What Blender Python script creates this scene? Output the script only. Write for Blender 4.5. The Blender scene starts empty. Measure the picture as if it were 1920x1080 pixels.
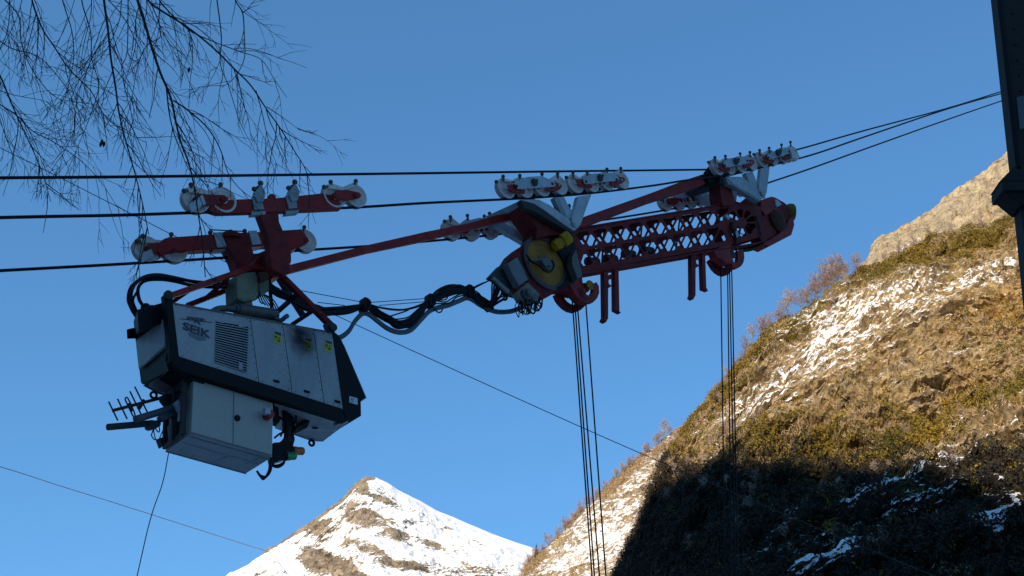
import bpy, bmesh, math, random
import numpy as np
from mathutils import Vector, Matrix, Euler

random.seed(7)
rng = np.random.default_rng(11)
scn = bpy.context.scene
col = scn.collection

# ------------------------------------------------------------------ camera
PITCH = math.radians(29.0)
FPX = 2100.0
CAM = np.array([0.0, 0.0, 1.7])
RT = np.array([1.0, 0, 0])
FW = np.array([0, math.cos(PITCH), math.sin(PITCH)])
UP = np.array([0, -math.sin(PITCH), math.cos(PITCH)])

def ray(x, y):
    return FW + RT * ((x - 960.0) / FPX) + UP * ((540.0 - y) / FPX)

def at(x, y, d):
    return CAM + ray(x, y) * d

cam_data = bpy.data.cameras.new('camera')
cam = bpy.data.objects.new('camera', cam_data)
col.objects.link(cam)
cam.location = CAM
cam.rotation_euler = (math.pi / 2 + PITCH, 0, 0)
cam_data.sensor_width = 36.0
cam_data.lens = 36.0 * FPX / 1920.0
cam_data.clip_start = 0.1
cam_data.clip_end = 30000
scn.camera = cam

# crane frame: two parallel track ropes run in vertical planes; a = along, b = up, c = sideways (towards the viewer)
AZ = math.radians(50.0)
CU = np.array([math.sin(AZ), math.cos(AZ), 0.0])
CW = np.array([math.cos(AZ), -math.sin(AZ), 0.0])
CZ = np.array([0, 0, 1.0])
CO = at(365, 400, 18.0)
S = 1.3

def px(x, y, c=0.0):
    r = ray(x, y)
    t = ((CO + CW * c - CAM) @ CW) / (r @ CW)
    return CAM + r * t

def zf(x0, y0, s):
    """reads points measured on an enlarged view"""
    def f(*pts):
        if not hasattr(pts[0], '__len__'): return (x0 + pts[0] / s, y0 + pts[1] / s)
        out = [(x0 + p[0] / s, y0 + p[1] / s) for p in pts]
        return out if len(out) > 1 else out[0]
    return f
Z2 = zf(220, 320, 4.0)
Z3 = zf(180, 490, 2.572)
Z4 = zf(800, 300, 3.376)
Z5 = zf(1150, 240, 3.176)
Z6 = zf(1000, 360, 3.84)
ZA = zf(920, 310, 6.857)
ZB = zf(1220, 250, 6.353)
ZC = zf(900, 400, 4.91)
ZD = zf(1240, 340, 5.685)
ZE = zf(500, 490, 4.174)
ZF = zf(190, 700, 6.0)
ZG = zf(480, 600, 3.482)
ZL = zf(300, 540, 6.75)

# ------------------------------------------------------------------ objects
WL = {}

def tag(o, label=None, cat=None, group=None, kind=None):
    if label: o['label'] = label
    if cat: o['category'] = cat
    if group: o['group'] = group
    if kind: o['kind'] = kind
    return o

def empty(name, loc):
    o = bpy.data.objects.new(name, None)
    col.objects.link(o)
    o.location = loc
    o.empty_display_size = 0.3
    WL[o] = np.array(loc, float)
    return o

class MB:
    def __init__(s):
        s.v = []; s.f = []; s.m = []; s.cur = 0
    def add(s, vs, fs):
        n = len(s.v)
        s.v += [tuple(map(float, p)) for p in vs]
        s.f += [tuple(i + n for i in f) for f in fs]
        s.m += [s.cur] * len(fs)
        return s
    def loft(s, A, B):
        n = len(A)
        fs = [tuple(range(n)), tuple(range(2 * n - 1, n - 1, -1))]
        fs += [(i, (i + 1) % n, n + (i + 1) % n, n + i) for i in range(n)]
        return s.add(list(A) + list(B), fs)
    def prism(s, poly, c0, c1):
        A = [px(x, y, c0) for x, y in poly]
        return s.loft(A, [p + CW * (c1 - c0) for p in A])
    def prism2(s, pf, c0, pb, c1):
        return s.loft([px(x, y, c0) for x, y in pf], [px(x, y, c1) for x, y in pb])
    def tube(s, pts, r, n=8, cap=True):
        pts = [np.array(p, float) for p in pts]
        rs = r if hasattr(r, '__len__') else [r] * len(pts)
        prev = None; rings = []
        for i, p in enumerate(pts):
            t = pts[min(i + 1, len(pts) - 1)] - pts[max(i - 1, 0)]
            t = t / (np.linalg.norm(t) + 1e-9)
            if prev is None:
                h = np.array([0, 0, 1.0]) if abs(t[2]) < .9 else np.array([1.0, 0, 0])
            else:
                h = prev
            e = h - t * (h @ t); e /= (np.linalg.norm(e) + 1e-9); prev = e
            g = np.cross(t, e)
            rings.append([p + (e * math.cos(k * 2 * math.pi / n) + g * math.sin(k * 2 * math.pi / n)) * rs[i] for k in range(n)])
        vs = [q for rg in rings for q in rg]
        fs = []
        for i in range(len(pts) - 1):
            for k in range(n):
                fs.append((i * n + k, i * n + (k + 1) % n, (i + 1) * n + (k + 1) % n, (i + 1) * n + k))
        if cap:
            fs.append(tuple(range(n)))
            fs.append(tuple(range((len(pts) - 1) * n + n - 1, (len(pts) - 1) * n - 1, -1)))
        return s.add(vs, fs)
    def lathe(s, p, axis, prof, n=24):
        axis = np.array(axis, float); axis /= np.linalg.norm(axis)
        h = np.array([0, 0, 1.0]) if abs(axis[2]) < .9 else np.array([1.0, 0, 0])
        e = h - axis * (h @ axis); e /= np.linalg.norm(e); g = np.cross(axis, e)
        vs = []; fs = []
        for (c, r) in prof:
            for k in range(n):
                an = k * 2 * math.pi / n
                vs.append(p + axis * c + (e * math.cos(an) + g * math.sin(an)) * max(r, .0005))
        for i in range(len(prof) - 1):
            for k in range(n):
                fs.append((i * n + k, i * n + (k + 1) % n, (i + 1) * n + (k + 1) % n, (i + 1) * n + k))
        fs.append(tuple(range(n))); fs.append(tuple(range((len(prof) - 1) * n + n - 1, (len(prof) - 1) * n - 1, -1)))
        return s.add(vs, fs)
    def ball(s, p, r, n=10):
        pr = [(-r * math.cos(i * math.pi / 6), r * math.sin(i * math.pi / 6)) for i in range(7)]
        return s.lathe(np.array(p), CZ, pr, n)
    def beam(s, p, q, w, h, up=None):
        p = np.array(p, float); q = np.array(q, float)
        t = q - p; t /= np.linalg.norm(t)
        up = CW if up is None else up
        e = up - t * (up @ t); e /= np.linalg.norm(e); g = np.cross(t, e)
        A = [p + e * a * w / 2 + g * b * h / 2 for a, b in ((-1, -1), (1, -1), (1, 1), (-1, 1))]
        return s.loft(A, [v + q - p for v in A])
    def box(s, p, du, dz, dw, u=None, z=None, w=None):
        u = CU if u is None else u; z = CZ if z is None else z; w = CW if w is None else w
        A = [p + u * a * du / 2 + z * b * dz / 2 - w * dw / 2 for a, b in ((-1, -1), (1, -1), (1, 1), (-1, 1))]
        return s.loft(A, [v + w * dw for v in A])
    def build(s, name, mats, parent=None, bevel=0.0, smooth=False, root=None):
        mats = mats if isinstance(mats, (list, tuple)) else [mats]
        me = bpy.data.meshes.new(name)
        L = WL[parent] if parent is not None else np.zeros(3)
        if parent is None and len(s.v):
            L = np.array(s.v).mean(0) if root is None else np.array(root, float)
        me.from_pydata([(v[0] - L[0], v[1] - L[1], v[2] - L[2]) for v in s.v], [], s.f)
        for m in mats: me.materials.append(m)
        if len(mats) > 1:
            me.polygons.foreach_set('material_index', s.m)
        bm = bmesh.new(); bm.from_mesh(me)
        bmesh.ops.recalc_face_normals(bm, faces=bm.faces)
        bm.to_mesh(me); bm.free()
        if smooth:
            me.polygons.foreach_set('use_smooth', [True] * len(me.polygons))
            me.set_sharp_from_angle(angle=math.radians(40))
        o = bpy.data.objects.new(name, me)
        col.objects.link(o)
        if parent is not None:
            o.parent = parent
        else:
            o.location = L
        WL[o] = L
        if bevel:
            b = o.modifiers.new('bevel', 'BEVEL'); b.width = bevel; b.segments = 2
            b.limit_method = 'ANGLE'; b.angle_limit = math.radians(35)
        return o

def smooth_path(pts, n=6):
    """Catmull-Rom through 3D points"""
    P = [np.array(p, float) for p in pts]
    P = [2 * P[0] - P[1]] + P + [2 * P[-1] - P[-2]]
    out = []
    for i in range(1, len(P) - 2):
        for k in range(n):
            t = k / n
            out.append(0.5 * ((2 * P[i]) + (-P[i - 1] + P[i + 1]) * t + (2 * P[i - 1] - 5 * P[i] + 4 * P[i + 1] - P[i + 2]) * t * t
                              + (-P[i - 1] + 3 * P[i] - 3 * P[i + 1] + P[i + 2]) * t ** 3))
    out.append(P[-2])
    return out

def plate_with_holes(outer, holes, c0, thick, name, m, parent, rnd=0.0):
    """flat plate in a plane of the crane frame, cut by holes; outer and holes are lists of points at offset c0"""
    def ab(p):
        q = p - CO
        return (q @ CU, q[2])
    cu = bpy.data.curves.new(name, 'CURVE'); cu.dimensions = '2D'; cu.fill_mode = 'BOTH'; cu.extrude = thick / 2
    for poly in [outer] + holes:
        sp = cu.splines.new('POLY'); sp.points.add(len(poly) - 1); sp.use_cyclic_u = True
        for i, p in enumerate(poly):
            a, b = ab(px(p[0], p[1], c0)); sp.points[i].co = (a, b, 0, 1)
    tmp = bpy.data.objects.new('tmp', cu); col.objects.link(tmp)
    bpy.context.view_layer.update()
    dg = bpy.context.evaluated_depsgraph_get()
    me = bpy.data.meshes.new_from_object(tmp.evaluated_get(dg))
    bpy.data.objects.remove(tmp); bpy.data.curves.remove(cu)
    mb = MB()
    vs = []
    for v in me.vertices:
        vs.append(CO + CU * v.co.x + CZ * v.co.y + CW * (c0 + v.co.z - thick / 2))
    mb.add(vs, [tuple(p.vertices) for p in me.polygons])
    bpy.data.meshes.remove(me)
    return mb

def inset(poly, k, rnd=0):
    cx = sum(p[0] for p in poly) / len(poly); cy = sum(p[1] for p in poly) / len(poly)
    q = [(cx + (x - cx) * k, cy + (y - cy) * k) for x, y in poly]
    out = []
    for i in range(len(q)):   # cut the corners so the openings are rounded
        a, b, c = q[i - 1], q[i], q[(i + 1) % len(q)]
        out.append((b[0] + (a[0] - b[0]) * .16, b[1] + (a[1] - b[1]) * .16))
        out.append((b[0] + (c[0] - b[0]) * .16, b[1] + (c[1] - b[1]) * .16))
    return out

# ------------------------------------------------------------------ materials
def nodes(m):
    m.use_nodes = True
    return m.node_tree.nodes, m.node_tree.links

def mat(name, color, rough=0.55, metal=0.0, dirt=0.35, dirt_col=(0.02, 0.018, 0.016), scale=4.0, bump=0.1, spec=0.4, streak=False, fine=.55):
    m = bpy.data.materials.new(name); N, Lk = nodes(m)
    b = N['Principled BSDF']
    b.inputs['Roughness'].default_value = rough; b.inputs['Metallic'].default_value = metal
    b.inputs['Specular IOR Level'].default_value = spec
    tc = N.new('ShaderNodeTexCoord')
    mp = N.new('ShaderNodeMapping')
    mp.inputs['Scale'].default_value = (1, 1, 0.16) if streak else (1, 1, 1)
    Lk.new(tc.outputs['Object'], mp.inputs['Vector'])
    nz = N.new('ShaderNodeTexNoise'); nz.inputs['Scale'].default_value = scale; nz.inputs['Detail'].default_value = 8; nz.inputs['Roughness'].default_value = .65
    Lk.new(mp.outputs['Vector'], nz.inputs['Vector'])
    rp = N.new('ShaderNodeValToRGB'); rp.color_ramp.elements[0].position = .38; rp.color_ramp.elements[1].position = .72
    Lk.new(nz.outputs['Fac'], rp.inputs['Fac'])
    mul = N.new('ShaderNodeMath'); mul.operation = 'MULTIPLY'; mul.inputs[1].default_value = dirt
    Lk.new(rp.outputs['Color'], mul.inputs[0])
    n2 = N.new('ShaderNodeTexNoise'); n2.inputs['Scale'].default_value = scale * 9; n2.inputs['Detail'].default_value = 4
    Lk.new(tc.outputs['Object'], n2.inputs['Vector'])
    mx = N.new('ShaderNodeMix'); mx.data_type = 'RGBA'
    mx.inputs['A'].default_value = (*color, 1); mx.inputs['B'].default_value = (*dirt_col, 1)
    Lk.new(mul.outputs[0], mx.inputs['Factor'])
    mx2 = N.new('ShaderNodeMix'); mx2.data_type = 'RGBA'; mx2.blend_type = 'MULTIPLY'; mx2.inputs['Factor'].default_value = .5
    r2 = N.new('ShaderNodeValToRGB'); r2.color_ramp.elements[0].position = .3; r2.color_ramp.elements[0].color = (fine, fine, fine, 1); r2.color_ramp.elements[1].position = .6
    Lk.new(n2.outputs['Fac'], r2.inputs['Fac'])
    Lk.new(mx.outputs['Result'], mx2.inputs['A']); Lk.new(r2.outputs['Color'], mx2.inputs['B'])
    Lk.new(mx2.outputs['Result'], b.inputs['Base Color'])
    if bump:
        bp = N.new('ShaderNodeBump'); bp.inputs['Strength'].default_value = bump; bp.inputs['Distance'].default_value = .02
        Lk.new(nz.outputs['Fac'], bp.inputs['Height']); Lk.new(bp.outputs['Normal'], b.inputs['Normal'])
    return m

M = {}
M['red'] = mat('red_paint', (.44, .03, .025), .55, spec=.2, dirt=.6, dirt_col=(.05, .012, .012))
M['dark_red'] = mat('dark_red_paint', (.29, .026, .023), .6, dirt=.7, dirt_col=(.03, .008, .008), spec=.15)
M['cream'] = mat('cream_wheel_paint', (.95, .78, .68), .6, dirt=.5, dirt_col=(.45, .28, .22), scale=7)
M['pale'] = mat('pale_blue_grey_paint', (.58, .58, .58), .55, dirt=.5, dirt_col=(.22, .22, .22))
M['arm'] = mat('grey_arm_paint', (.40, .39, .38), .5, dirt=.5, dirt_col=(.1, .1, .11))
M['black'] = mat('black_steel', (.014, .013, .012), .6, dirt=.3, dirt_col=(.006, .006, .006), spec=.15)
M['dark'] = mat('dark_grey_steel', (.06, .056, .053), .6, spec=.15)
M['rubber'] = mat('black_rubber', (.009, .009, .009), .6, dirt=.2, bump=0, spec=.2)
M['ghose'] = mat('grey_hose_rubber', (.13, .13, .135), .55, dirt=.3, bump=0)
M['silver'] = mat('aluminium_sheet', (.46, .41, .39), .45, metal=.1, dirt=.7, dirt_col=(.24, .23, .235), scale=2.0, streak=True, fine=.8)
M['cabinet'] = mat('grey_cabinet_paint', (.50, .43, .355), .5, dirt=.3, dirt_col=(.40, .34, .28), scale=2, fine=.85)
M['cabinet_bottom'] = mat('grey_sheet_underside', (.46, .41, .37), .5, dirt=.4, dirt_col=(.2, .22, .25), scale=3)
M['under'] = mat('stained_sheet', (.62, .56, .5), .55, dirt=.6, dirt_col=(.12, .12, .13), scale=3)
M['yellow'] = mat('yellow_paint', (.8, .37, .005), .5, dirt=.5, dirt_col=(.2, .12, .01))
M['ochre'] = mat('worn_ochre_disc', (.5, .19, .008), .65, dirt=.85, dirt_col=(.10, .05, .01), scale=3)
M['olive'] = mat('greasy_olive_cap', (.36, .22, .02), .7, dirt=.8, dirt_col=(.02, .015, .005), scale=12)
M['mossy'] = mat('mossy_grey_metal', (.32, .28, .18), .6, dirt=.6, dirt_col=(.07, .075, .03))
M['muff'] = mat('dull_muffler_metal', (.16, .14, .125), .5, dirt=.5)
M['sticker'] = mat('yellow_sticker', (.62, .5, .03), .5, dirt=.4, dirt_col=(.25, .2, .02), scale=25, bump=0)
M['white'] = mat('white_label', (.75, .75, .75), .5, dirt=.3, dirt_col=(.4, .4, .4), bump=0, scale=20)
M['letter'] = mat('faded_black_lettering', (.04, .042, .046), .6, dirt=.6, dirt_col=(.12, .13, .14), scale=9, bump=0)
M['logo_grey'] = mat('faded_grey_logo_print', (.17, .18, .185), .6, dirt=.5, dirt_col=(.3, .33, .36), scale=8, bump=0)
M['slot'] = mat('louvre_void', (.006, .006, .007), .8, dirt=0, bump=0)
M['rope'] = mat('greased_steel_rope', (.008, .008, .01), .6, spec=.15, metal=.0, dirt=.2, scale=30, bump=.3)
M['thin'] = mat('thin_steel_wire', (.045, .045, .05), .5, metal=.2, dirt=.2, bump=0)
M['ball'] = mat('rusty_bumper_knob', (.16, .11, .085), .6, dirt=.5)
M['mast'] = mat('dark_mast_paint', (.05, .04, .034), .65, dirt=.5, spec=.15, dirt_col=(.025, .02, .018), scale=1.2)
M['orange'] = mat('orange_lens', (.75, .13, .01), .3, dirt=.2, bump=0)
M['green'] = mat('green_lens', (.01, .28, .07), .3, dirt=.2, bump=0)
M['redlens'] = mat('red_siren_plastic', (.35, .02, .02), .4, dirt=.3, bump=0)
M['bark'] = mat('dark_twig_bark', (.03, .026, .028), .8, dirt=.3, scale=12)
M['soot'] = bpy.data.materials.new('soot_stain')
def soot():
    m = M['soot']; N, Lk = nodes(m)
    b = N['Principled BSDF']; b.inputs['Base Color'].default_value = (.012, .012, .012, 1); b.inputs['Roughness'].default_value = .8
    tc = N.new('ShaderNodeTexCoord')
    gr = N.new('ShaderNodeTexGradient'); gr.gradient_type = 'SPHERICAL'
    mp = N.new('ShaderNodeMapping')
    mp.inputs['Location'].default_value = (-1, -1.1, 0); mp.inputs['Scale'].default_value = (2, 1.4, 0)
    Lk.new(tc.outputs['UV'], mp.inputs['Vector']); Lk.new(mp.outputs['Vector'], gr.inputs['Vector'])
    nz = N.new('ShaderNodeTexNoise'); nz.inputs['Scale'].default_value = 6; nz.inputs['Detail'].default_value = 6
    Lk.new(tc.outputs['Object'], nz.inputs['Vector'])
    mu = N.new('ShaderNodeMath'); mu.operation = 'MULTIPLY'; Lk.new(gr.outputs['Fac'], mu.inputs[0]); Lk.new(nz.outputs['Fac'], mu.inputs[1])
    rp = N.new('ShaderNodeMapRange'); rp.inputs['From Min'].default_value = .05; rp.inputs['From Max'].default_value = .5; rp.inputs['To Max'].default_value = .85
    Lk.new(mu.outputs[0], rp.inputs['Value']); Lk.new(rp.outputs['Result'], b.inputs['Alpha'])
soot()
# ------------------------------------------------------------------ wheels and bogies
def wheel(parent, p, base, r=.235):
    c = px(p[0], p[1], base + .06) - CW * .06
    k = r / .235
    prof = [(-.06, .02), (-.06, .19), (-.055, .235), (-.035, .235), (-.015, .195), (.015, .195), (.035, .235), (.055, .235), (.062, .225), (.058, .205),
            (.03, .17), (.02, .09), (.05, .075), (.06, .055), (.06, .01)]
    mb = MB(); mb.lathe(c, CW, [(a, q * k) for a, q in prof], 32)
    return mb.build('wheel', M['cream'], parent, smooth=True)

def knob(parent, p, base, foot=None, r=.042, c=.09):
    q = px(p[0], p[1], base + c)
    mb = MB(); mb.ball(q, r, 12)
    if foot is not None:
        mb.tube([q, px(foot[0], foot[1], base + c)], .022, 8)
    return mb.build('bumper', M['ball'], parent, smooth=True)

def side_plates(mb, poly, base, c0, c1):
    mb.prism(poly, base + c1, base + c0)
    # the twin on the other side of the wheels
    A = [px(x, y, base + c1) - CW * (c1 + c1) for x, y in poly]
    mb.loft(A, [a + CW * (c1 - c0) for a in A])

def pin(mb, p, base, c0, c1, r):
    q = px(p[0], p[1], base + c1)
    mb.lathe(q - CW * (c1 - c0), CW, [(0, r), (c1 - c0 - .01, r), (c1 - c0, r * .8)], 16)

# ================================================================== GENSET CARRIAGE
gc_root = px(*Z3(660, 960), -.6)
GC = empty('power_unit_carriage', gc_root)
tag(GC, 'red carriage carrying a silver engine housing with a grey cabinet slung below', 'cable carriage')

# upper beam on the near rope
mb = MB()
mb.prism(Z2((690, 232), (890, 214), (1135, 206), (1190, 204), (1540, 168), (1640, 190), (1690, 262), (1680, 288), (1300, 305), (890, 318), (760, 322), (690, 300)), .05, -.07)
mb.prism(Z2((1135, 215), (1137, 182), (1150, 172), (1175, 172), (1190, 190), (1192, 212)), .03, -.03)
beamU = mb.build('roller_beam', M['red'], GC, bevel=.012)
for q in (Z2((1010, 195), (1078, 190), (1103, 288), (1030, 290)), Z2((1262, 186), (1335, 182), (1352, 278), (1288, 284))):
    mb = MB(); mb.prism(q, .085, .052)
    x0, y0 = q[1]
    mb.prism([(x0 - 12, y0), (x0 - 9, y0 - 11), (x0 + 1, y0 - 22), (x0 + 9, y0 - 6), (x0 + 5, y0 + 10), (x0 - 6, y0 + 12)], .12, .0)
    mb.prism([(q[3][0] - 6, q[3][1] + 1), (q[2][0] + 3, q[2][1] + 3), (q[2][0] + 2, q[2][1] + 10), (q[3][0] - 6, q[3][1] + 11)], .05, -.06)
    br = mb.build('rope_guide', M['arm'], GC, bevel=.006)
    knob(br, (x0 - 1, y0 - 24), 0, (x0, y0 - 14), .05, .05)
    knob(br, (x0 - 13, y0 - 13), 0, (x0 - 4, y0 - 18), .045, .05)

def bogie2(base, wheels, bars, saddle, knobs, scraper=None, r=.235):
    mb = MB()
    for b in bars: side_plates(mb, b, base, .075, .105)
    b0 = bars[0]
    mb.cur = 1
    if saddle: mb.prism(saddle, base + .085, base - .085)
    mb.cur = 0
    bg = mb.build('bogie', [M['red'], M['cream']], GC, bevel=.008)
    for w in wheels:
        wheel(bg, w, base, r)
        h = MB(); pin(h, w, base, .1, .135, .05); h.build('hub_cap', M['dark_red'], bg, smooth=True)
    for k, f in knobs: knob(bg, k, base, f)
    if scraper:
        mb = MB(); mb.prism(scraper, base + .16, base + .12); mb.build('scraper_plate', M['pale'], bg, bevel=.006)
    return bg
bogie2(0, Z2((592, 214), (798, 214)),
       [Z2((585, 195), (610, 172), (680, 178), (800, 180), (832, 200), (832, 222), (805, 240), (690, 262), (600, 240), (578, 218))],
       Z2((515, 128), (560, 112), (600, 122), (690, 150), (760, 118), (785, 112), (800, 135), (690, 180), (600, 168), (540, 160)),
       [(Z2(552, 106), Z2(556, 130)), (Z2(775, 104), Z2(765, 125)), (Z2(500, 152), Z2(530, 150))],
       Z2((535, 255), (640, 178), (666, 248), (560, 310)))
bogie2(0, Z2((1632, 185), (1792, 184)),
       [Z2((1612, 172), (1640, 150), (1720, 142), (1815, 162), (1832, 182), (1820, 205), (1730, 222), (1640, 205), (1614, 192))],
       Z2((1560, 112), (1600, 88), (1690, 122), (1770, 88), (1800, 88), (1810, 110), (1700, 150), (1580, 130)),
       [(Z2(1600, 84), Z2(1606, 104)), (Z2(1788, 78), Z2(1780, 104)), (Z2(1550, 122), Z2(1580, 118))])

# lower beam on the far rope
mb = MB()
mb.prism(Z2((320, 535), (360, 505), (420, 497), (790, 470), (1130, 455), (1250, 446), (1370, 438), (1400, 460), (1440, 520), (1400, 558), (1300, 590), (1130, 560), (800, 585), (500, 600), (400, 608), (330, 640), (300, 600)), -S + .12, -S - .08)
mb.build('roller_beam', M['red'], GC, bevel=.012)
for q in (Z2((722, 463), (800, 458), (822, 570), (752, 574)), Z2((985, 450), (1045, 447), (1082, 548), (1012, 556))):
    mb = MB(); mb.prism(q, -S + .15, -S + .122)
    mb.prism([(q[3][0] - 6, q[3][1] + 1), (q[2][0] + 3, q[2][1] + 1), (q[2][0] - 2, q[2][1] + 7), (q[3][0] - 8, q[3][1] + 7)], -S + .1, -S - .05)
    mb.build('rope_guide', M['pale'], GC, bevel=.006)
bogie2(-S, Z2((225, 582), (430, 590)),
       [Z2((215, 560), (260, 545), (300, 535), (400, 560), (470, 580), (470, 610), (300, 620), (220, 606))],
       Z2((150, 520), (200, 490), (250, 510), (330, 520), (400, 490), (420, 500), (330, 545), (200, 540)),
       [(Z2(190, 490), Z2(200, 505)), (Z2(405, 478), Z2(400, 496)), (Z2(146, 530), Z2(175, 528))],
       Z2((165, 630), (255, 585), (278, 640), (190, 685)))
bogie2(-S, Z2((1255, 540), (1415, 522)),
       [Z2((1290, 560), (1300, 500), (1360, 475), (1430, 500), (1440, 530), (1400, 560))],
       None, [(Z2(1402, 424), Z2(1396, 450)), (Z2(1388, 470), Z2(1396, 480)), (Z2(955, 452), Z2(955, 470)), (Z2(696, 465), Z2(705, 480))])
mb = MB(); mb.tube([px(*Z2(690, 442), -S + .1), px(*Z2(860, 452), -S + .1), px(*Z2(960, 455), -S + .1)], .012)
mb.prism(Z2((820, 445), (860, 440), (880, 480), (830, 480)), -S + .18, -S)
mb.build('wiper_rod', M['dark'], GC)

# columns down to the central node
mb = MB()
mb.prism(Z2((1060, 312), (1210, 308), (1216, 385), (1245, 450), (1300, 590), (1305, 640), (1290, 690), (1300, 745), (1250, 780), (1160, 740), (1145, 640), (1138, 560), (1115, 460)), .03, -.13)
mb.prism2(Z2((1140, 580), (1302, 590), (1305, 680), (1150, 700)), -.125, Z2((1010, 640), (1290, 650), (1280, 760), (1000, 740)), -.75)
mb.build('column', M['dark_red'], GC, bevel=.015)
mb = MB()
mb.prism(Z2((790, 470), (990, 460), (1004, 560), (1032, 640), (1070, 690), (1110, 700), (1100, 760), (905, 745), (880, 665), (830, 575)), -S + .17, -S - .1)
mb.prism(Z2((800, 455), (880, 450), (940, 470), (940, 492), (800, 488)), -S + .22, -S + .17)
mb.build('column', M['dark_red'], GC, bevel=.015)
mb = MB()
mb.prism(Z2((1040, 660), (1110, 610), (1150, 640), (1300, 650), (1250, 780), (1170, 800), (1100, 740), (1000, 730)), -.42, -.9)
mb.build('node_plate', M['red'], GC, bevel=.012)

# legs of the hanger frame
node = px(*Z2(1110, 690), -.6)
fl = px(*Z3(345, 172), -.03)
fr = px(*Z3(1150, 328), -.03)
rl = px(*Z2(520, 1014), -1.15)
rr = px(*Z2(1400, 1100), -1.2)
for p, q, w, m in ((node, fl, .09, 'red'), (px(*Z2(1130, 690), -.6), fr, .10, 'dark_red'),
                   (px(*Z2(1010, 822), -.9), rl, .085, 'red'), (px(*Z2(1180, 760), -.8), rr, .09, 'black'),
                   (px(*Z2(830, 812), -.4), px(*Z2(650, 968), -1.0), .07, 'dark_red'),
                   (px(*Z2(560, 885), -.15), px(*Z2(415, 985), -.5), .06, 'dark_red'),
                   (px(*Z3(968, 160), -.4), px(*Z3(870, 248), -1.1), .07, 'black'),
                   (px(*Z3(1062, 228), -.2), px(*Z3(945, 305), -1.1), .07, 'black'),
                   (px(*Z3(832, 60), -.6), px(*Z3(848, 225), -.7), .05, 'black')):
    mb = MB(); mb.beam(p, q, w, w)
    if m == 'red' or w >= .09:
        d = (q - p)
        for t in (.25, .55, .8):
            b = p + d * t + CW * w * .5
            mb.lathe(b - CW * .01, CW, [(0, .022), (.03, .022)], 8)
    mb.build('hanger_leg', M[m], GC, bevel=.008)
mb = MB()
mb.lathe(px(*Z3(1138, 322), .03), CW, [(0, .07), (.06, .07)], 16)
mb.build('leg_pin', M['dark'], GC, smooth=True)
mb = MB()
mb.lathe(px(*Z3(345, 165), .03), CW, [(0, .07), (.05, .07)], 16)
mb.build('leg_pin', M['dark'], GC, smooth=True)
mb = MB()
mb.prism(Z3((1105, 300), (1140, 296), (1160, 322), (1150, 345), (1120, 342)), .03, -.05)
mb.build('leg_shoe', M['dark'], GC)

# hydraulic block in the middle
mb = MB()
mb.prism(Z2((888, 782), (918, 765), (1040, 756), (1052, 800), (1062, 930), (1030, 968), (955, 982), (898, 962)), -.45, -.85)
mb.prism(Z2((1045, 770), (1120, 740), (1142, 760), (1140, 900), (1070, 945)), -.55, -.8)
mb.prism(Z2((940, 960), (1010, 960), (1020, 1010), (950, 1010)), -.55, -.75)
hb = mb.build('swivel_block', M['mossy'], GC, bevel=.02)
mb = MB()
mb.prism(Z2((1060, 760), (1135, 752), (1138, 810), (1075, 830)), -.40, -.55)
mb.build('rusty_coupling', mat('rusty_brown_metal', (.2, .09, .04), .7, dirt=.6), hb, bevel=.01)
for t in range(7):
    a = px(*Z2(1050 + t * 12, 900 + t * 6), -.5 - t * .04)
    b = px(*Z2(1090 + t * 22, 1000 + t * 10), -.5 - t * .03)
    mid = (a + b) / 2 + np.array([0, 0, -.06 + .02 * t])
    mb = MB(); mb.tube(smooth_path([a, mid, b]), .012, 6); mb.build('hydraulic_line', M['rubber'], hb, smooth=True)

# exhaust silencer on the roof
mb = MB()
mb.tube([px(*Z3(684, 232), -.55), px(*Z3(860, 258), -.55)], .105, 24)
mb.tube([px(*Z3(672, 231), -.55), px(*Z3(686, 233), -.55)], .09, 20)
mb.tube([px(*Z3(858, 258), -.55), px(*Z3(872, 260), -.55)], .095, 20)
mu = mb.build('silencer', M['muff'], GC, smooth=True)
mb = MB(); mb.tube(smooth_path([px(*Z3(560, 246), -.55), px(*Z3(590, 230), -.55), px(*Z3(635, 228), -.55), px(*Z3(680, 236), -.55)]), .055, 14)
mb.build('exhaust_pipe', M['muff'], mu, smooth=True)
mb = MB(); mb.tube(smooth_path([px(*Z3(860, 275), -.5), px(*Z3(890, 285), -.45), px(*Z3(912, 270), -.4), px(*Z3(924, 262), -.4)]), .04, 12)
mb.build('exhaust_pipe', M['muff'], mu, smooth=True)

# ---- engine housing
HC = 0.0; HB = -1.32
mb = MB()
mb.prism2(Z3((372, 203), (1140, 345), (1205, 770), (1110, 735), (400, 500)), HC - .012,
          Z3((180, 318), (950, 458), (1014, 845), (925, 818), (215, 590)), HB)
housing = mb.build('engine_housing', M['dark'], GC, bevel=.02)
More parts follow.
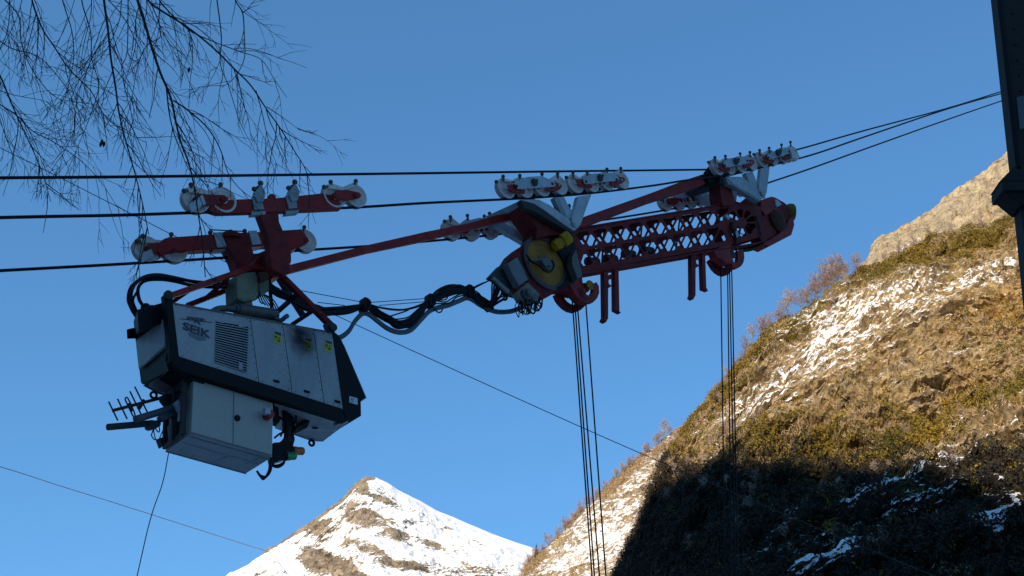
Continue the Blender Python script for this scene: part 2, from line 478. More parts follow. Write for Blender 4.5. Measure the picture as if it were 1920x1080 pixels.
# skin panels and their seams
def on_panel(u, v, c=HC):
    TL, TR, BR, BL = [np.array(Z3(*p)) for p in ((370, 203), (1138, 345), (1192, 712), (400, 458))]
    return tuple((TL * (1 - u) + TR * u) * (1 - v) + (BL * (1 - u) + BR * u) * v)
def seam_u(x, y):   # invert roughly by Newton on the bilinear quad
    u, v = .5, .5
    for _ in range(30):
        p = np.array(on_panel(u, v)); e = np.array((x, y)) - p
        du = (np.array(on_panel(u + .001, v)) - p) / .001; dv = (np.array(on_panel(u, v + .001)) - p) / .001
        s = np.linalg.solve(np.array([du, dv]).T, e); u += s[0]; v += s[1]
    return u, v
edges = [0, .487, .690, .885, 1.0]
for i in range(4):
    g0 = .0022 if i else 0; g1 = .0022 if i < 3 else 0
    a, b = edges[i] + g0, edges[i + 1] - g1
    mb = MB(); mb.prism([on_panel(a, 0), on_panel(b, 0), on_panel(b, 1), on_panel(a, 1)], HC, HC - .014)
    mb.cur = 1   # rivets down the seams and along the top
    vv = np.linspace(.06, .94, 9)
    pts = [(b - .008, v) for v in vv] + [(t, .03) for t in np.linspace(a + .02, b - .02, max(3, int((b - a) * 16)))] + [(t, .97) for t in np.linspace(a + .02, b - .02, max(3, int((b - a) * 12)))]
    for (u_, v_) in pts:
        q = px(*on_panel(u_, v_), HC)
        mb.lathe(q - CW * .004, CW, [(0, .009), (.008, .008), (.011, .004)], 8)
    mb.build('side_panel', [M['silver'], M['dark']], housing)
# roof lip
mb = MB()
mb.prism([on_panel(0, -.025), on_panel(1, -.018), on_panel(1, .004), on_panel(0, .006)], HC + .012, HC - .08)
mb.build('roof_lip', M['muff'], housing, bevel=.004)
# black corner posts, sill and end wedge
mb = MB()
mb.prism(Z3((330, 158), (350, 148), (372, 165), (372, 203), (401, 458), (400, 500), (355, 485), (358, 410)), HC + .02, HC - .12)
mb.prism2(Z3((200, 232), (335, 195), (345, 290), (205, 330)), HC - .25, Z3((180, 290), (240, 260), (260, 330), (190, 360)), HB + .2)
mb.build('corner_post', M['black'], housing, bevel=.012)
mb = MB()
mb.prism(Z3((380, 459), (400, 458), (1192, 712), (1196, 740), (1205, 775), (1090, 738), (820, 655), (430, 535), (368, 500)), HC + .03, HC - .1)
mb.build('sill', M['black'], housing, bevel=.012)
mb = MB()
mb.prism2(Z3((1138, 330), (1170, 355), (1188, 385), (1300, 655), (1278, 672), (1280, 745), (1205, 772), (1192, 712)), HC + .01,
          Z3((955, 452), (985, 470), (1000, 500), (1120, 775), (1092, 790), (1088, 862), (1014, 840), (1005, 810)), HB)
wedge = mb.build('end_wedge', M['black'], housing, bevel=.012)
mb = MB(); mb.prism(Z3((1184, 385), (1198, 405), (1306, 658), (1279, 676), (1279, 660), (1290, 652)), HC - .0, HC - .9)
mb.build('end_cover', mat('weathered_end_cover', (.16, .14, .15), .6), housing, bevel=.008)
mb = MB(); mb.prism(Z3((1222, 650), (1262, 660), (1262, 692), (1222, 680)), HC + .016, HC + .011); mb.build('type_label', M['white'], wedge)
mb = MB()
for k in range(4):
    mb.prism(Z3((1228, 658 + k * 6), (1248 - k * 3, 663 + k * 6), (1248 - k * 3, 665 + k * 6), (1228, 660 + k * 6)), HC + .019, HC + .0165)
mb.build('label_print', M['letter'], wedge)
# underside pan at the right end, stained sheet with a drain hole and an eye bolt
mb = MB()
A = [px(*Z3(860, 680), HC - .08), px(*Z3(1215, 778), HC - .08), px(*Z3(1094, 870), HB + .02), px(*Z3(1040, 866), HB + .02), px(*Z3(862, 806), HB + .02)]
mb.loft(A, [a + CZ * .05 for a in A])
pan = mb.build('floor_pan', M['under'], housing, bevel=.006)
c = px(*Z3(1056, 803), -.75); n_ = np.cross(A[1] - A[0], A[2] - A[1]); n_ /= np.linalg.norm(n_); n_ = -n_ if n_[2] > 0 else n_
t_ = (A[0] - CAM) @ n_ / ((c - CAM) @ n_); c = CAM + (c - CAM) * t_
mb = MB(); mb.lathe(c - n_ * .01, n_, [(0, .055), (.016, .055)], 20); mb.build('drain_hole', M['slot'], housing)
def eye(p, c, par, r=.05, name='lifting_eye'):
    q = px(p[0], p[1], c); mb = MB()
    mb.tube([q + CU * r * math.cos(k * math.pi / 8) + CZ * r * math.sin(k * math.pi / 8) for k in range(17)], .02, 8)
    mb.build(name, M['black'], par, smooth=True)
eye(Z3(1040, 876), HB + .03, housing)
eye(Z3(278, 645), HB + .2, housing)
# dark frame below the sill, and a black block standing in for the dark void at left
mb = MB()
mb.prism2(Z3((410, 480), (1080, 690), (1075, 712), (860, 664), (440, 560), (400, 530)), HC - .1, Z3((230, 600), (830, 760), (830, 785), (700, 770), (300, 640), (225, 600)), HB + .1)
mb.prism2(Z3((350, 410), (405, 470), (400, 500), (350, 530), (335, 470)), HC - .08, Z3((215, 515), (250, 560), (262, 605), (222, 592), (212, 540)), HB)
mb.build('underframe_and_void', M['black'], housing, bevel=.015)
# louvre: a dark void behind real slats
def louv(u, v):
    TL, TR, BR, BL = [np.array(ZL(*p)) for p in ((712, 412), (1117, 480), (1100, 1060), (697, 930))]
    return tuple((TL * (1 - u) + TR * u) * (1 - v) + (BL * (1 - u) + BR * u) * v)
mb = MB(); mb.prism([louv(0, 0), louv(1, 0), louv(1, 1), louv(0, 1)], HC + .004, HC - .004)
lv = mb.build('louvre', M['slot'], housing)
n = 18
mb = MB()
for k in range(n + 1):
    v0 = k / n - .007; v1 = k / n + .017
    a, b, c_, d = louv(-.01, v0), louv(1.01, v0), louv(1.01, v1), louv(-.01, v1)
    A = [px(*a, HC + .006), px(*b, HC + .006), px(*c_, HC + .02), px(*d, HC + .02)]
    mb.loft(A, [p - CW * .008 for p in A])
mb.prism([louv(0, -.02), louv(.24, -.02), louv(.24, .03), louv(0, .012)], HC + .021, HC + .005)
mb.prism([louv(.68, -.02), louv(1, -.02), louv(1, .012), (louv(.72, .06)[0], louv(.72, .06)[1])], HC + .021, HC + .005)
mb.prism([louv(.74, .84), louv(.87, .84), louv(.87, 1.0), louv(.74, 1.0)], HC + .023, HC + .005)
mb.build('slats', M['silver'], lv, bevel=.003)
# warning stickers, latches, soot
for q in (Z3((856, 335), (895, 347), (895, 403), (855, 392)), Z3((1003, 365), (1041, 377), (1040, 430), (1001, 420)), Z3((1101, 377), (1140, 390), (1139, 441), (1100, 430))):
    q = [np.array(p) for p in q]
    L = lambda u, v: tuple((q[0] * (1 - u) + q[1] * u) * (1 - v) + (q[3] * (1 - u) + q[2] * u) * v)
    mb = MB(); mb.prism([L(0, .24), L(1, .24), L(1, 1), L(0, 1)], HC + .004, HC)
    st = mb.build('warning_sticker', M['sticker'], housing)
    mb = MB(); mb.prism([L(.22, 0), L(.95, 0), L(.95, .2), L(.22, .2)], HC + .006, HC)
    for (u0, v0, u1, v1) in ((.15, .36, .45, .55), (.55, .4, .85, .44), (.55, .5, .8, .54), (.15, .66, .4, .7), (.5, .64, .85, .8)):
        mb.prism([L(u0, v0), L(u1, v0), L(u1, v1), L(u0, v1)], HC + .0065, HC + .0045)
    mb.build('sticker_print', M['letter'], st)
for q in (Z3((858, 568), (886, 575), (886, 587), (858, 580)), Z3((1005, 618), (1033, 626), (1033, 637), (1005, 630)), Z3((1152, 666), (1180, 674), (1180, 685), (1152, 678))):
    mb = MB(); mb.prism(q, HC + .014, HC); mb.build('latch', M['black'], housing, bevel=.004)
me = bpy.data.meshes.new('soot_patch')
L0 = WL[GC]
A = [px(*Z3(*p), HC + .008) - L0 for p in ((895, 304), (1080, 338), (1090, 530), (900, 495))]
me.from_pydata([tuple(a) for a in A], [], [(0, 1, 2, 3)])
uv = me.uv_layers.new(name='uv')
for i, t in enumerate(((0, 1), (1, 1), (1, 0), (0, 0))): uv.data[i].uv = t
me.materials.append(M['soot'])
so = bpy.data.objects.new('soot_stain', me); col.objects.link(so); so.parent = housing; WL[so] = L0

# maker's logo: lettering under a ropeway pictogram
def logo_basis():
    O_ = px(*ZL(285, 520), HC + .004)
    X = px(*ZL(640, 640), HC + .004) - O_
    Y = px(*ZL(292, 425), HC + .004) - O_
    return O_, X, Y
O_, X_, Y_ = logo_basis()
lg = None
def letters(body, sx, ox, oy, w, h, m, off, name):
    cu = bpy.data.curves.new('t', 'FONT'); cu.body = body; cu.offset = .028; cu.space_character = .98; cu.resolution_u = 4
    t = bpy.data.objects.new('t', cu); col.objects.link(t); bpy.context.view_layer.update()
    tm = bpy.data.meshes.new_from_object(t.evaluated_get(bpy.context.evaluated_depsgraph_get()))
    xs = [v.co.x for v in tm.vertices]; ys = [v.co.y for v in tm.vertices]
    x0, x1, y0, y1 = min(xs), max(xs), min(ys), max(ys)
    mb = MB()
    vs = []
    for v in tm.vertices:
        a = (v.co.x - x0) / (x1 - x0) * w + ox; b = (v.co.y - y0) / (y1 - y0) * h + oy
        b += .1 * (1 - abs(a - .5) * 2) * (-1 if b < .5 else 0)
        vs.append(O_ + X_ * a + Y_ * b + CW * off)
    mb.add(vs, [tuple(p.vertices) for p in tm.polygons])
    bpy.data.objects.remove(t); bpy.data.curves.remove(cu); bpy.data.meshes.remove(tm)
    return mb.build(name, m, housing)
lg = letters('SEIK', 1, 0, 0.0, 1.0, 1.0, M['letter'], .004, 'logo_lettering')
def lp(x, y, c=HC + .004): return px(*ZL(x, y), c)
mb = MB()
def flat(pts): 
    A = [lp(*p) for p in pts]; mb.loft(A, [a + CW * .003 for a in A])
flat([(245, 386), (350, 396), (560, 420), (665, 434), (665, 440), (560, 430), (350, 404), (245, 392)])
for x in (340, 392, 445, 500): flat([(x, 372 + (x - 340) * .13), (x + 42, 378 + (x - 340) * .13), (x + 48, 396 + (x - 340) * .13), (x + 6, 392 + (x - 340) * .13)])
flat([(330, 366), (350, 360), (545, 384), (580, 412), (572, 414), (540, 392), (350, 368)])
flat([(445, 412), (480, 412), (520, 462), (505, 466), (462, 430), (430, 442), (422, 436)])
mb.build('logo_pictogram', M['letter'], housing)
mb = MB()
flat([(360, 566), (470, 590), (580, 612), (575, 662), (520, 664), (470, 660), (455, 640), (380, 606)])
mb.build('logo_block', M['logo_grey'], housing)

# ---- electrical boxes on the left end
mb = MB()
mb.prism2(Z3((335, 266), (352, 275), (357, 410), (328, 408)), -.12, Z3((190, 385), (210, 395), (225, 515), (205, 521)), HB + .15)
mb.build('junction_box', mat('light_grey_box_paint', (.5, .45, .41), .5), GC, bevel=.01)
mb = MB()
mb.prism2(Z3((375, 506), (440, 530), (330, 636), (255, 602)), -.7, Z3((375, 490), (440, 515), (330, 620), (255, 590)), -.72)
mb.prism2(Z3((370, 500), (450, 528), (420, 560), (330, 540)), -.5, Z3((330, 520), (420, 560), (330, 640), (250, 604)), -1.1)
mb.build('lower_box', mat('grey_lower_box', (.3, .27, .25), .5), GC, bevel=.008)
mb = MB()
mb.prism2(Z3((148, 330), (186, 322), (206, 330), (206, 372), (150, 374)), -1.05, Z3((148, 328), (180, 320), (200, 326), (200, 368), (150, 370)), -1.2)
mb.prism2(Z3((202, 236), (262, 215), (275, 250), (205, 330), (188, 320)), -.85, Z3((195, 240), (240, 225), (250, 260), (200, 330), (185, 320)), -1.2)
mb.ball(px(*Z3(240, 226), -.95), .085)
mb.ball(px(*Z3(268, 240), -.8), .1)
mb.build('hose_manifold', M['black'], GC, bevel=.01)

# ---- hoses arching over the left end
def hose(pts, r, m='rubber', par=None, name='hose', n=10):
    mb = MB(); mb.tube(smooth_path(pts, 7), r, n)
    return mb.build(name, M[m], par, smooth=True)
for k in range(4):
    d = -.75 - .1 * k
    hose([px(*Z2(890, 842 - 4 * k), d), px(*Z2(760, 846 + 3 * k), d), px(*Z2(600, 834 + 2 * k), d), px(*Z2(450, 812 - 2 * k), d), px(*Z2(300, 792 - 4 * k), d),
          px(*Z2(190, 808 - 2 * k), d), px(*Z2(105 + 5 * k, 872), d), px(*Z2(82 + 7 * k, 960), d), px(*Z2(104 + 8 * k, 1030), d), px(*Z2(136 + 6 * k, 1085), d), px(*Z2(165 + 4 * k, 1120), d)], .028, par=GC)
for k in range(2):
    d = -.8 - .12 * k
    hose([px(*Z2(880, 868 + 6 * k), d), px(*Z2(720, 876), d), px(*Z2(560, 862 - 5 * k), d), px(*Z2(430, 832 - 4 * k), d), px(*Z2(300, 815 + 3 * k), d), px(*Z2(205, 826 + 4 * k), d),
          px(*Z2(155 + 4 * k, 880), d), px(*Z2(160 + 5 * k, 960), d), px(*Z2(195 + 3 * k, 1020), d), px(*Z2(215, 1050), d)], .024, par=GC)
hose([px(*Z2(150, 905), -.9), px(*Z2(118, 970), -.9), px(*Z2(140, 1040), -.9), px(*Z2(170, 1090), -.9)], .02, par=GC)

# ---- control cabinet under the housing
CC, CB = -.1, -1.02
mb = MB()
mb.prism2(Z3((466, 566), (855, 682), (850, 939), (455, 827)), CC, Z3((340, 652), (729, 768), (719, 1020), (335, 913)), CB)
cab = mb.build('control_cabinet', M['cabinet'], GC, bevel=.012)
# door pair with a gap, a lock
for q in (((470, 572), (662, 629), (659, 880), (459, 822)), ((665, 630), (851, 685), (846, 933), (662, 881))):
    mb = MB(); mb.prism(Z3(*q), CC + .02, CC - .01); d_ = mb.build('door', M['cabinet'], cab, bevel=.008)
mb = MB(); mb.lathe(px(*Z3(680, 757), CC + .015), CW, [(0, .05), (.02, .05), (.03, .03)], 14); mb.prism(Z3((674, 752), (683, 750), (686, 764), (678, 766)), CC + .05, CC + .02)
mb.build('lock', M['black'], cab)
# bottom sheet with seams
mb = MB()
A = [px(*Z3(455, 829), CC), px(*Z3(850, 941), CC), px(*Z3(720, 1022), CB), px(*Z3(334, 915), CB)]
nb = np.cross(A[1] - A[0], A[3] - A[0]); nb /= np.linalg.norm(nb); nb = -nb if nb[2] > 0 else nb
mb.loft([a + nb * .012 for a in A], [a + nb * .001 for a in A])
mb.build('bottom_sheet', M['cabinet_bottom'], cab, bevel=.004)
mb = MB()
def bl(u, v): return (A[0] * (1 - u) + A[1] * u) * (1 - v) + (A[3] * (1 - u) + A[2] * u) * v
for (p, q, w_) in ((bl(.02, .1), bl(.98, .1), .03), (bl(.03, .42), bl(.97, .42), .012), (bl(.6, .42), bl(.55, .75), .02), (bl(.9, .1), bl(.86, .6), .012), (bl(.0, .96), bl(1, .96), .03)):
    mb.beam(p + nb * .014, q + nb * .014, w_, .01, up=nb)
for (u_, v_) in ((.43, .45), (.36, .8), (.29, .82), (.6, .5), (.83, .8), (.12, .75)):
    mb.lathe(bl(u_, v_) + nb * .01, nb, [(0, .014), (.012, .014)], 8)
mb.build('sheet_fold', M['arm'], cab)
# dark mounting frame at its left face
mb = MB()
for (p, q, c0, c1) in ((Z3(440, 585), Z3(428, 838), -.2, -.2), (Z3(395, 620), Z3(385, 860), -.5, -.5), (Z3(352, 680), Z3(345, 895), -.95, -.95)):
    mb.beam(px(*p, c0) - CU * .04, px(*q, c1) - CU * .04, .06, .08)
mb.beam(px(*Z3(430, 835), -.2) - CU * .04, px(*Z3(340, 900), -.98) - CU * .04, .07, .05, up=CZ)
mb.beam(px(*Z3(436, 660), -.2) - CU * .05, px(*Z3(350, 735), -.95) - CU * .05, .09, .05, up=CZ)
mb.beam(px(*Z3(445, 590), -.2) - CU * .05, px(*Z3(350, 660), -.95) - CU * .05, .14, .06, up=CZ)
mb.prism2(Z3((380, 690), (412, 660), (425, 690), (395, 720)), -.5, Z3((378, 688), (410, 658), (423, 688), (393, 718)), -.55)
mb.build('mounting_frame', mat('rusty_frame', (.07, .05, .045), .7, dirt=.6), cab, bevel=.008)
mb = MB(); mb.prism(Z3((386, 676), (408, 660), (430, 698), (408, 718)), -.28, -.42); mb.build('camera_box', M['pale'], cab, bevel=.008)
# hangers between housing and cabinet
mb = MB()
mb.prism2(Z3((455, 540), (520, 555), (525, 590), (450, 568)), -.05, Z3((335, 620), (400, 640), (400, 680), (330, 655)), -.95)
mb.build('cabinet_hanger', M['black'], cab, bevel=.01)
mb = MB()
mb.prism2(Z3((850, 655), (880, 670), (878, 760), (850, 760)), -.25, Z3((770, 720), (800, 740), (800, 800), (770, 800)), -.9)
mb.build('cabinet_hanger', M['black'], cab, bevel=.01)

# antennas
def yagi():
    b0 = px(*ZF(125, 420), -.85); b1 = px(*ZF(660, 280), -.85)
    mb = MB(); mb.beam(b0, b1, .045, .045); mb.beam(px(*ZF(420, 400), -.82), px(*ZF(480, 300), -.82), .05, .05)
    ya = mb.build('directional_antenna', M['dark'], GC, bevel=.004)
    for p, q in (((82, 318), (186, 532)), ((182, 286), (290, 514)), ((322, 202), (450, 468)), ((376, 150), (522, 446))):
        e = MB(); e.tube([px(*ZF(*p), -.85), px(*ZF(*q), -.85)], .0125, 8); e.build('antenna_element', M['dark'], ya, smooth=True)
    e = MB()
    loop = [(268, 285), (280, 268), (295, 275), (330, 340), (375, 450), (380, 475), (368, 488), (355, 478), (310, 385), (270, 300), (268, 285)]
    e.tube([px(*ZF(*p), -.85) for p in loop], .012, 8); e.build('folded_dipole', M['dark'], ya, smooth=True)
    e = MB(); e.prism(ZF((310, 330), (325, 325), (340, 360), (360, 400), (355, 425), (330, 400), (312, 350)), -.82, -.88); e.build('feed_box', M['dark'], ya)
yagi()
mb = MB(); mb.tube([px(*ZF(60, 606), -.6), px(*ZF(590, 560), -.6)], .05, 18); mb.prism(ZF((540, 530), (650, 520), (680, 560), (670, 590), (580, 612), (545, 590)), -.5, -.7)
mb.build('tube_antenna', M['dark'], GC, smooth=True, bevel=.02)
mb = MB(); mb.tube([px(*ZF(372, 522), -.45), px(*ZF(640, 440), -.45), px(*ZF(850, 370), -.45)], .055, 18)
mb.beam(px(*ZF(650, 520), -.5), px(*ZF(830, 440), -.5), .12, .1)
mb.build('tube_antenna', mat('grey_tube_antenna', (.075, .085, .095), .5), GC, smooth=True, bevel=.01)
mb = MB(); mb.prism(ZF((655, 725), (715, 712), (735, 760), (740, 800), (690, 822)), -.95, -1.1); mb.build('sensor_box', M['dark'], GC, bevel=.01)
hose([px(*ZF(590, 610), -.6), px(*ZF(575, 660), -.65), px(*ZF(565, 700), -.75), px(*ZF(600, 745), -.9), px(*ZF(660, 740), -1)], .009, par=GC, name='cable')
hose([px(*ZF(600, 612), -.6), px(*ZF(640, 660), -.7), px(*ZF(655, 640), -.7), px(*ZF(650, 600), -.6)], .009, par=GC, name='cable')
hose([px(*ZF(720, 590), -.7), px(*ZF(690, 650), -.8), px(*ZF(655, 730), -1)], .008, par=GC, name='cable')
hose([px(*ZF(585, 610), -.6), px(*ZF(595, 680), -.7), px(*ZF(610, 745), -.9)], .008, par=GC, name='cable')
mb = MB(); mb.prism2(ZF((640, 270), (760, 230), (860, 240), (850, 330), (770, 370), (700, 380), (660, 330)), -.6, ZF((640, 265), (750, 225), (840, 235), (830, 320), (760, 360), (690, 372), (650, 320)), -.9)
mb.prism2(ZF((800, 560), (900, 530), (930, 620), (880, 720), (790, 760)), -.5, ZF((740, 600), (860, 560), (880, 680), (840, 740), (750, 780)), -.8)
mb.build('antenna_bracket', M['dark'], GC, bevel=.01)

# siren, lamps, hose clump on the right of the cabinet
mb = MB(); q = px(*Z3(822, 748), CC + .02)
mb.lathe(q, CW, [(0, .07), (.03, .07), (.04, .058), (.10, .058), (.11, .068), (.14, .068), (.15, .04)], 20)
sr = mb.build('siren', M['redlens'], GC, smooth=True)
mb = MB(); mb.prism(Z3((817, 703), (843, 711), (843, 737), (817, 731)), CC + .2, CC + .1); mb.build('siren_mount', M['pale'], sr, bevel=.008)
for nm, p, q in (('green', (912, 940), (962, 938)), ('orange', (945, 914), (1000, 916))):
    a = px(*Z3(*p), -.3 if nm == 'green' else -.5); b = px(*Z3(*q), -.3 if nm == 'green' else -.5); ax = b - a; ln = np.linalg.norm(ax)
    mb = MB(); mb.lathe(a, ax, [(0, .075), (ln * .35, .075), (ln * .4, .068), (ln * .9, .068), (ln, .055), (ln + .01, .02)], 22)
    lm = mb.build('signal_lamp', M[nm], GC, smooth=True)
    mb = MB(); mb.lathe(a - ax * .3, ax, [(0, .06), (ln * .32, .078), (ln * .36, .078)], 18); mb.build('lamp_socket', M['black'], lm, smooth=True)
R_ = random.Random(3)
def zz(x, y, c): return px(*ZG(x, y), c)
for k in range(9):
    o = R_.uniform(-28, 24); d = -.35 - .06 * k
    hose([zz(180 + 8 * k, 530, d), zz(205 + 4 * k + o, 620, d), zz(215 + o, 700, d), zz(195 + 5 * k, 780, d), zz(160 + 6 * k + o, 840, d), zz(140 + 4 * k, 905, d)], .048, par=GC, name='hose')
for k in range(5):
    d = -.5 - .08 * k
    hose([zz(380 + 8 * k, 615, d), zz(330 + 6 * k, 660 + 3 * k, d), zz(270 + 4 * k, 695 + 4 * k, d), zz(235, 740, d), zz(200, 800, d)], .038, par=GC, name='hose')
for k in range(4):
    d = -.15 - .14 * k
    hose([zz(150 - 6 * k, 880, d), zz(100 - 2 * k, 900 + 8 * k, d), zz(98 - 5 * k, 975 + 3 * k, d), zz(70 - 6 * k, 1020 + 6 * k, d), zz(30, 1015 + 3 * k, d), zz(5, 985, d)], .017, par=GC, name='hose')
for k in range(3):
    hose([zz(175, 890, -.35), zz(185, 920 + 6 * k, -.35), zz(150, 945 + 8 * k, -.35 - .1 * k), zz(110, 945 + 4 * k, -.5), zz(130, 915, -.4)], .014, par=GC, name='cable')
for p in (((140, 560), (125, 600), (150, 650), (120, 690)), ((150, 630), (185, 665), (185, 700), (160, 760)), ((265, 610), (260, 660), (275, 680)), ((120, 770), (160, 740), (200, 730))):
    hose([zz(*a, -.4) for a in p], .016, par=GC, name='cable')
mb = MB()
mb.prism2(ZG((110, 800), (240, 790), (245, 850), (200, 905), (120, 930), (108, 880)), -.25, ZG((70, 830), (200, 820), (200, 880), (160, 930), (80, 950), (70, 900)), -.8)
mb.prism2(ZG((112, 545), (150, 555), (150, 660), (116, 680)), -.3, ZG((90, 560), (130, 570), (130, 660), (96, 670)), -.6)
mb.lathe(zz(180, 545, -.2), CW, [(0, .06), (.05, .06)], 14)
mb.lathe(zz(228, 548, -.2), CW, [(0, .06), (.05, .06)], 14)
mb.build('valve_block', M['black'], GC, bevel=.02)
eye(ZG(362, 803), HB + .03, housing, .045)

# ================================================================== HOIST CARRIAGE
HCAR = empty('hoist_carriage', px(1230, 470, -.65))
tag(HCAR, 'dark red lattice beam with drums at both ends, hung from wheels on the ropes', 'cable carriage')

def bogie4(base, wheels, plate, bars, knobs, bolts, pinp, r=.235, lug=True):
    mb = MB(); mb.cur = 0
    if plate: side_plates(mb, plate, base, .14, .165)
    mb.cur = 1
    for b in bars: side_plates(mb, b, base, .085, .125)
    mb.cur = 2
    for b in bolts: pin(mb, b, base, .16, .185, .035)
    if pinp:
        pin(mb, pinp, base, .16, .20, .085)
        x, y = pinp
        mb.prism([(x - 5, y - 5), (x - 2, y - 6), (x, y - 3), (x + 3, y - 6), (x + 6, y - 4), (x + 4, y + 4), (x, y + 8), (x - 4, y + 3)], base + .215, base + .19)
    mb.cur = 1
    # inner carrier bar so the wheels read as one bogie
    p0 = px(*wheels[0], base) ; p1 = px(*wheels[-1], base)
    mb.beam(p0 - CZ * .02, p1 - CZ * .02, .1, .12)
    bg = mb.build('bogie', [M['pale'], M['red'], M['dark']], HCAR, bevel=.008)
    for w in wheels:
        wheel(bg, w, base, r)
        h = MB(); pin(h, w, base, .12, .14, .03); h.build('axle_bolt', M['pale'], bg, smooth=True)
    for i, k in enumerate(knobs):
        knob(bg, k, base, (k[0] + (3 if i == 4 else 1), k[1] + 9 if i != 4 else k[1] + 1))
    return bg
def saddle(bg, poly, base):
    mb = MB(); mb.prism(poly, base + .08, base - .08); mb.build('wheel_saddle', M['cream'], bg, bevel=.01)
b1 = bogie4(0, ZA((205, 290), (440, 284), (662, 268), (888, 250)),
       ZA((300, 220), (345, 190), (470, 147), (660, 136), (760, 180), (802, 195), (836, 245), (835, 270), (620, 290), (400, 305), (345, 298)),
       [ZA((195, 285), (220, 258), (300, 235), (350, 300), (455, 315), (440, 360), (300, 345), (220, 312)), ZA((690, 312), (830, 280), (835, 215), (900, 235), (925, 268), (890, 310), (830, 332), (740, 325))],
       ZA((160, 142), (375, 132), (660, 112), (860, 105), (72, 212)), ZA((340, 262), (802, 232)), ZA(575, 212))
saddle(b1, ZA((150, 160), (180, 165), (280, 190), (350, 150), (390, 145), (395, 165), (320, 205), (250, 215), (140, 190)), 0)
saddle(b1, ZA((760, 185), (850, 115), (880, 120), (930, 170), (880, 185), (800, 205)), 0)
b2 = bogie4(0, ZA((1095, 232), (1300, 218), (1495, 200), (1692, 182)),
       ZA((1190, 182), (1222, 142), (1330, 103), (1560, 92), (1620, 122), (1655, 170), (1650, 195), (1420, 217), (1240, 242), (1208, 230)),
       [ZA((1095, 215), (1120, 188), (1190, 182), (1240, 242), (1330, 246), (1300, 290), (1200, 268), (1120, 245)), ZA((1530, 240), (1650, 195), (1650, 140), (1720, 155), (1735, 190), (1700, 222), (1640, 252), (1560, 262))],
       ZA((1058, 92), (1240, 82), (1495, 50), (1672, 40), (972, 155)), ZA((1235, 205), (1628, 180)), ZA(1420, 152))
saddle(b2, ZA((1040, 112), (1070, 110), (1165, 160), (1230, 100), (1258, 100), (1255, 125), (1180, 180), (1130, 180), (1030, 140)), 0)
saddle(b2, ZA((1570, 90), (1660, 55), (1700, 65), (1720, 100), (1650, 130), (1600, 115)), 0)
b3 = bogie4(0, ZB((800, 395), (940, 388), (1075, 367), (1205, 345)),
       ZB((865, 345), (902, 313), (960, 292), (1110, 271), (1162, 292), (1182, 350), (1060, 380), (900, 405), (882, 393)),
       [ZB((795, 395), (815, 372), (868, 355), (890, 400), (958, 408), (945, 452), (860, 442), (815, 417)), ZB((1100, 385), (1182, 350), (1172, 312), (1215, 310), (1240, 340), (1222, 375), (1180, 402), (1130, 408))],
       ZB((765, 287), (890, 272), (1065, 242), (1182, 226), (688, 345)), ZB((890, 378), (1160, 325)), ZB(1030, 325), .24)
saddle(b3, ZB((740, 305), (775, 300), (820, 335), (880, 292), (905, 290), (900, 310), (840, 355), (780, 345)), 0)
b4 = bogie4(0, ZB((1332, 312), (1455, 285), (1582, 262), (1705, 232)),
       ZB((1388, 270), (1430, 230), (1490, 205), (1600, 166), (1650, 180), (1680, 230), (1560, 272), (1420, 311), (1402, 300)),
       [ZB((1325, 306), (1350, 277), (1392, 265), (1420, 311), (1478, 318), (1462, 362), (1390, 347), (1345, 327)), ZB((1580, 290), (1682, 232), (1700, 260), (1660, 300), (1610, 312))],
       ZB((1298, 202), (1410, 176), (1558, 136), (1665, 105), (1228, 250)), ZB((1410, 285), (1655, 215)), ZB(1532, 222), .24)
saddle(b4, ZB((1270, 222), (1310, 215), (1350, 245), (1400, 195), (1425, 195), (1420, 215), (1365, 262), (1300, 255)), 0)
mb = MB(); mb.prism(ZB((1640, 165), (1690, 150), (1720, 215), (1760, 240), (1782, 282), (1740, 302), (1690, 292), (1680, 240)), .19, -.12); mb.build('end_shield', M['cream'], b4, bevel=.02)
# dark rope guard under the near bogies
mb = MB()
mb.prism(ZA((230, 330), (330, 300), (700, 280), (1050, 270), (1150, 300), (1250, 260), (1680, 220), (1690, 270), (1400, 320), (1180, 366), (900, 388), (600, 408), (300, 420)), -.07, -.13)
mb.build('rope_guard', M['black'], HCAR, bevel=.01)
mb = MB()
mb.prism(ZB((645, 462), (700, 390), (800, 420), (1150, 380), (1290, 380), (1400, 330), (1700, 260), (1720, 290), (1400, 400), (1200, 440), (1010, 490), (860, 530), (700, 520)), -.07, -.13)
mb.build('rope_guard', M['black'], HCAR, bevel=.01)

# far bogies
b5 = bogie4(-S, Z4((162, 440), (285, 442), (408, 432), (525, 420)), Z4((215, 408), (250, 385), (330, 365), (440, 368), (470, 400), (420, 425), (300, 440), (230, 430)),
       [Z4((160, 440), (180, 415), (240, 410), (280, 440), (260, 465), (190, 460))],
       Z4((150, 360), (258, 352), (365, 356), (398, 338), (113, 388)), Z4((235, 420), (440, 400)), None, .235)
saddle(b5, Z4((135, 372), (165, 365), (210, 405), (260, 365), (275, 370), (230, 415), (190, 420), (130, 395)), -S)
b6 = bogie4(-S, Z4((608, 408), (712, 398), (818, 380), (905, 352)), Z4((640, 380), (700, 350), (800, 330), (860, 320), (880, 350), (800, 385), (680, 410)), [],
       Z4((640, 350), (720, 335), (810, 310), (902, 288), (900, 292)), [], None, .21)
b7 = bogie4(-S, ZB((182, 820), (340, 812), (480, 790), (600, 765)), ZB((265, 745), (300, 715), (420, 695), (470, 700), (450, 745), (330, 770)),
       [ZB((190, 785), (240, 765), (330, 770), (360, 810), (300, 850), (210, 820))], ZB((150, 768), (300, 700), (420, 670), (480, 652), (120, 790)), [], None, .24)
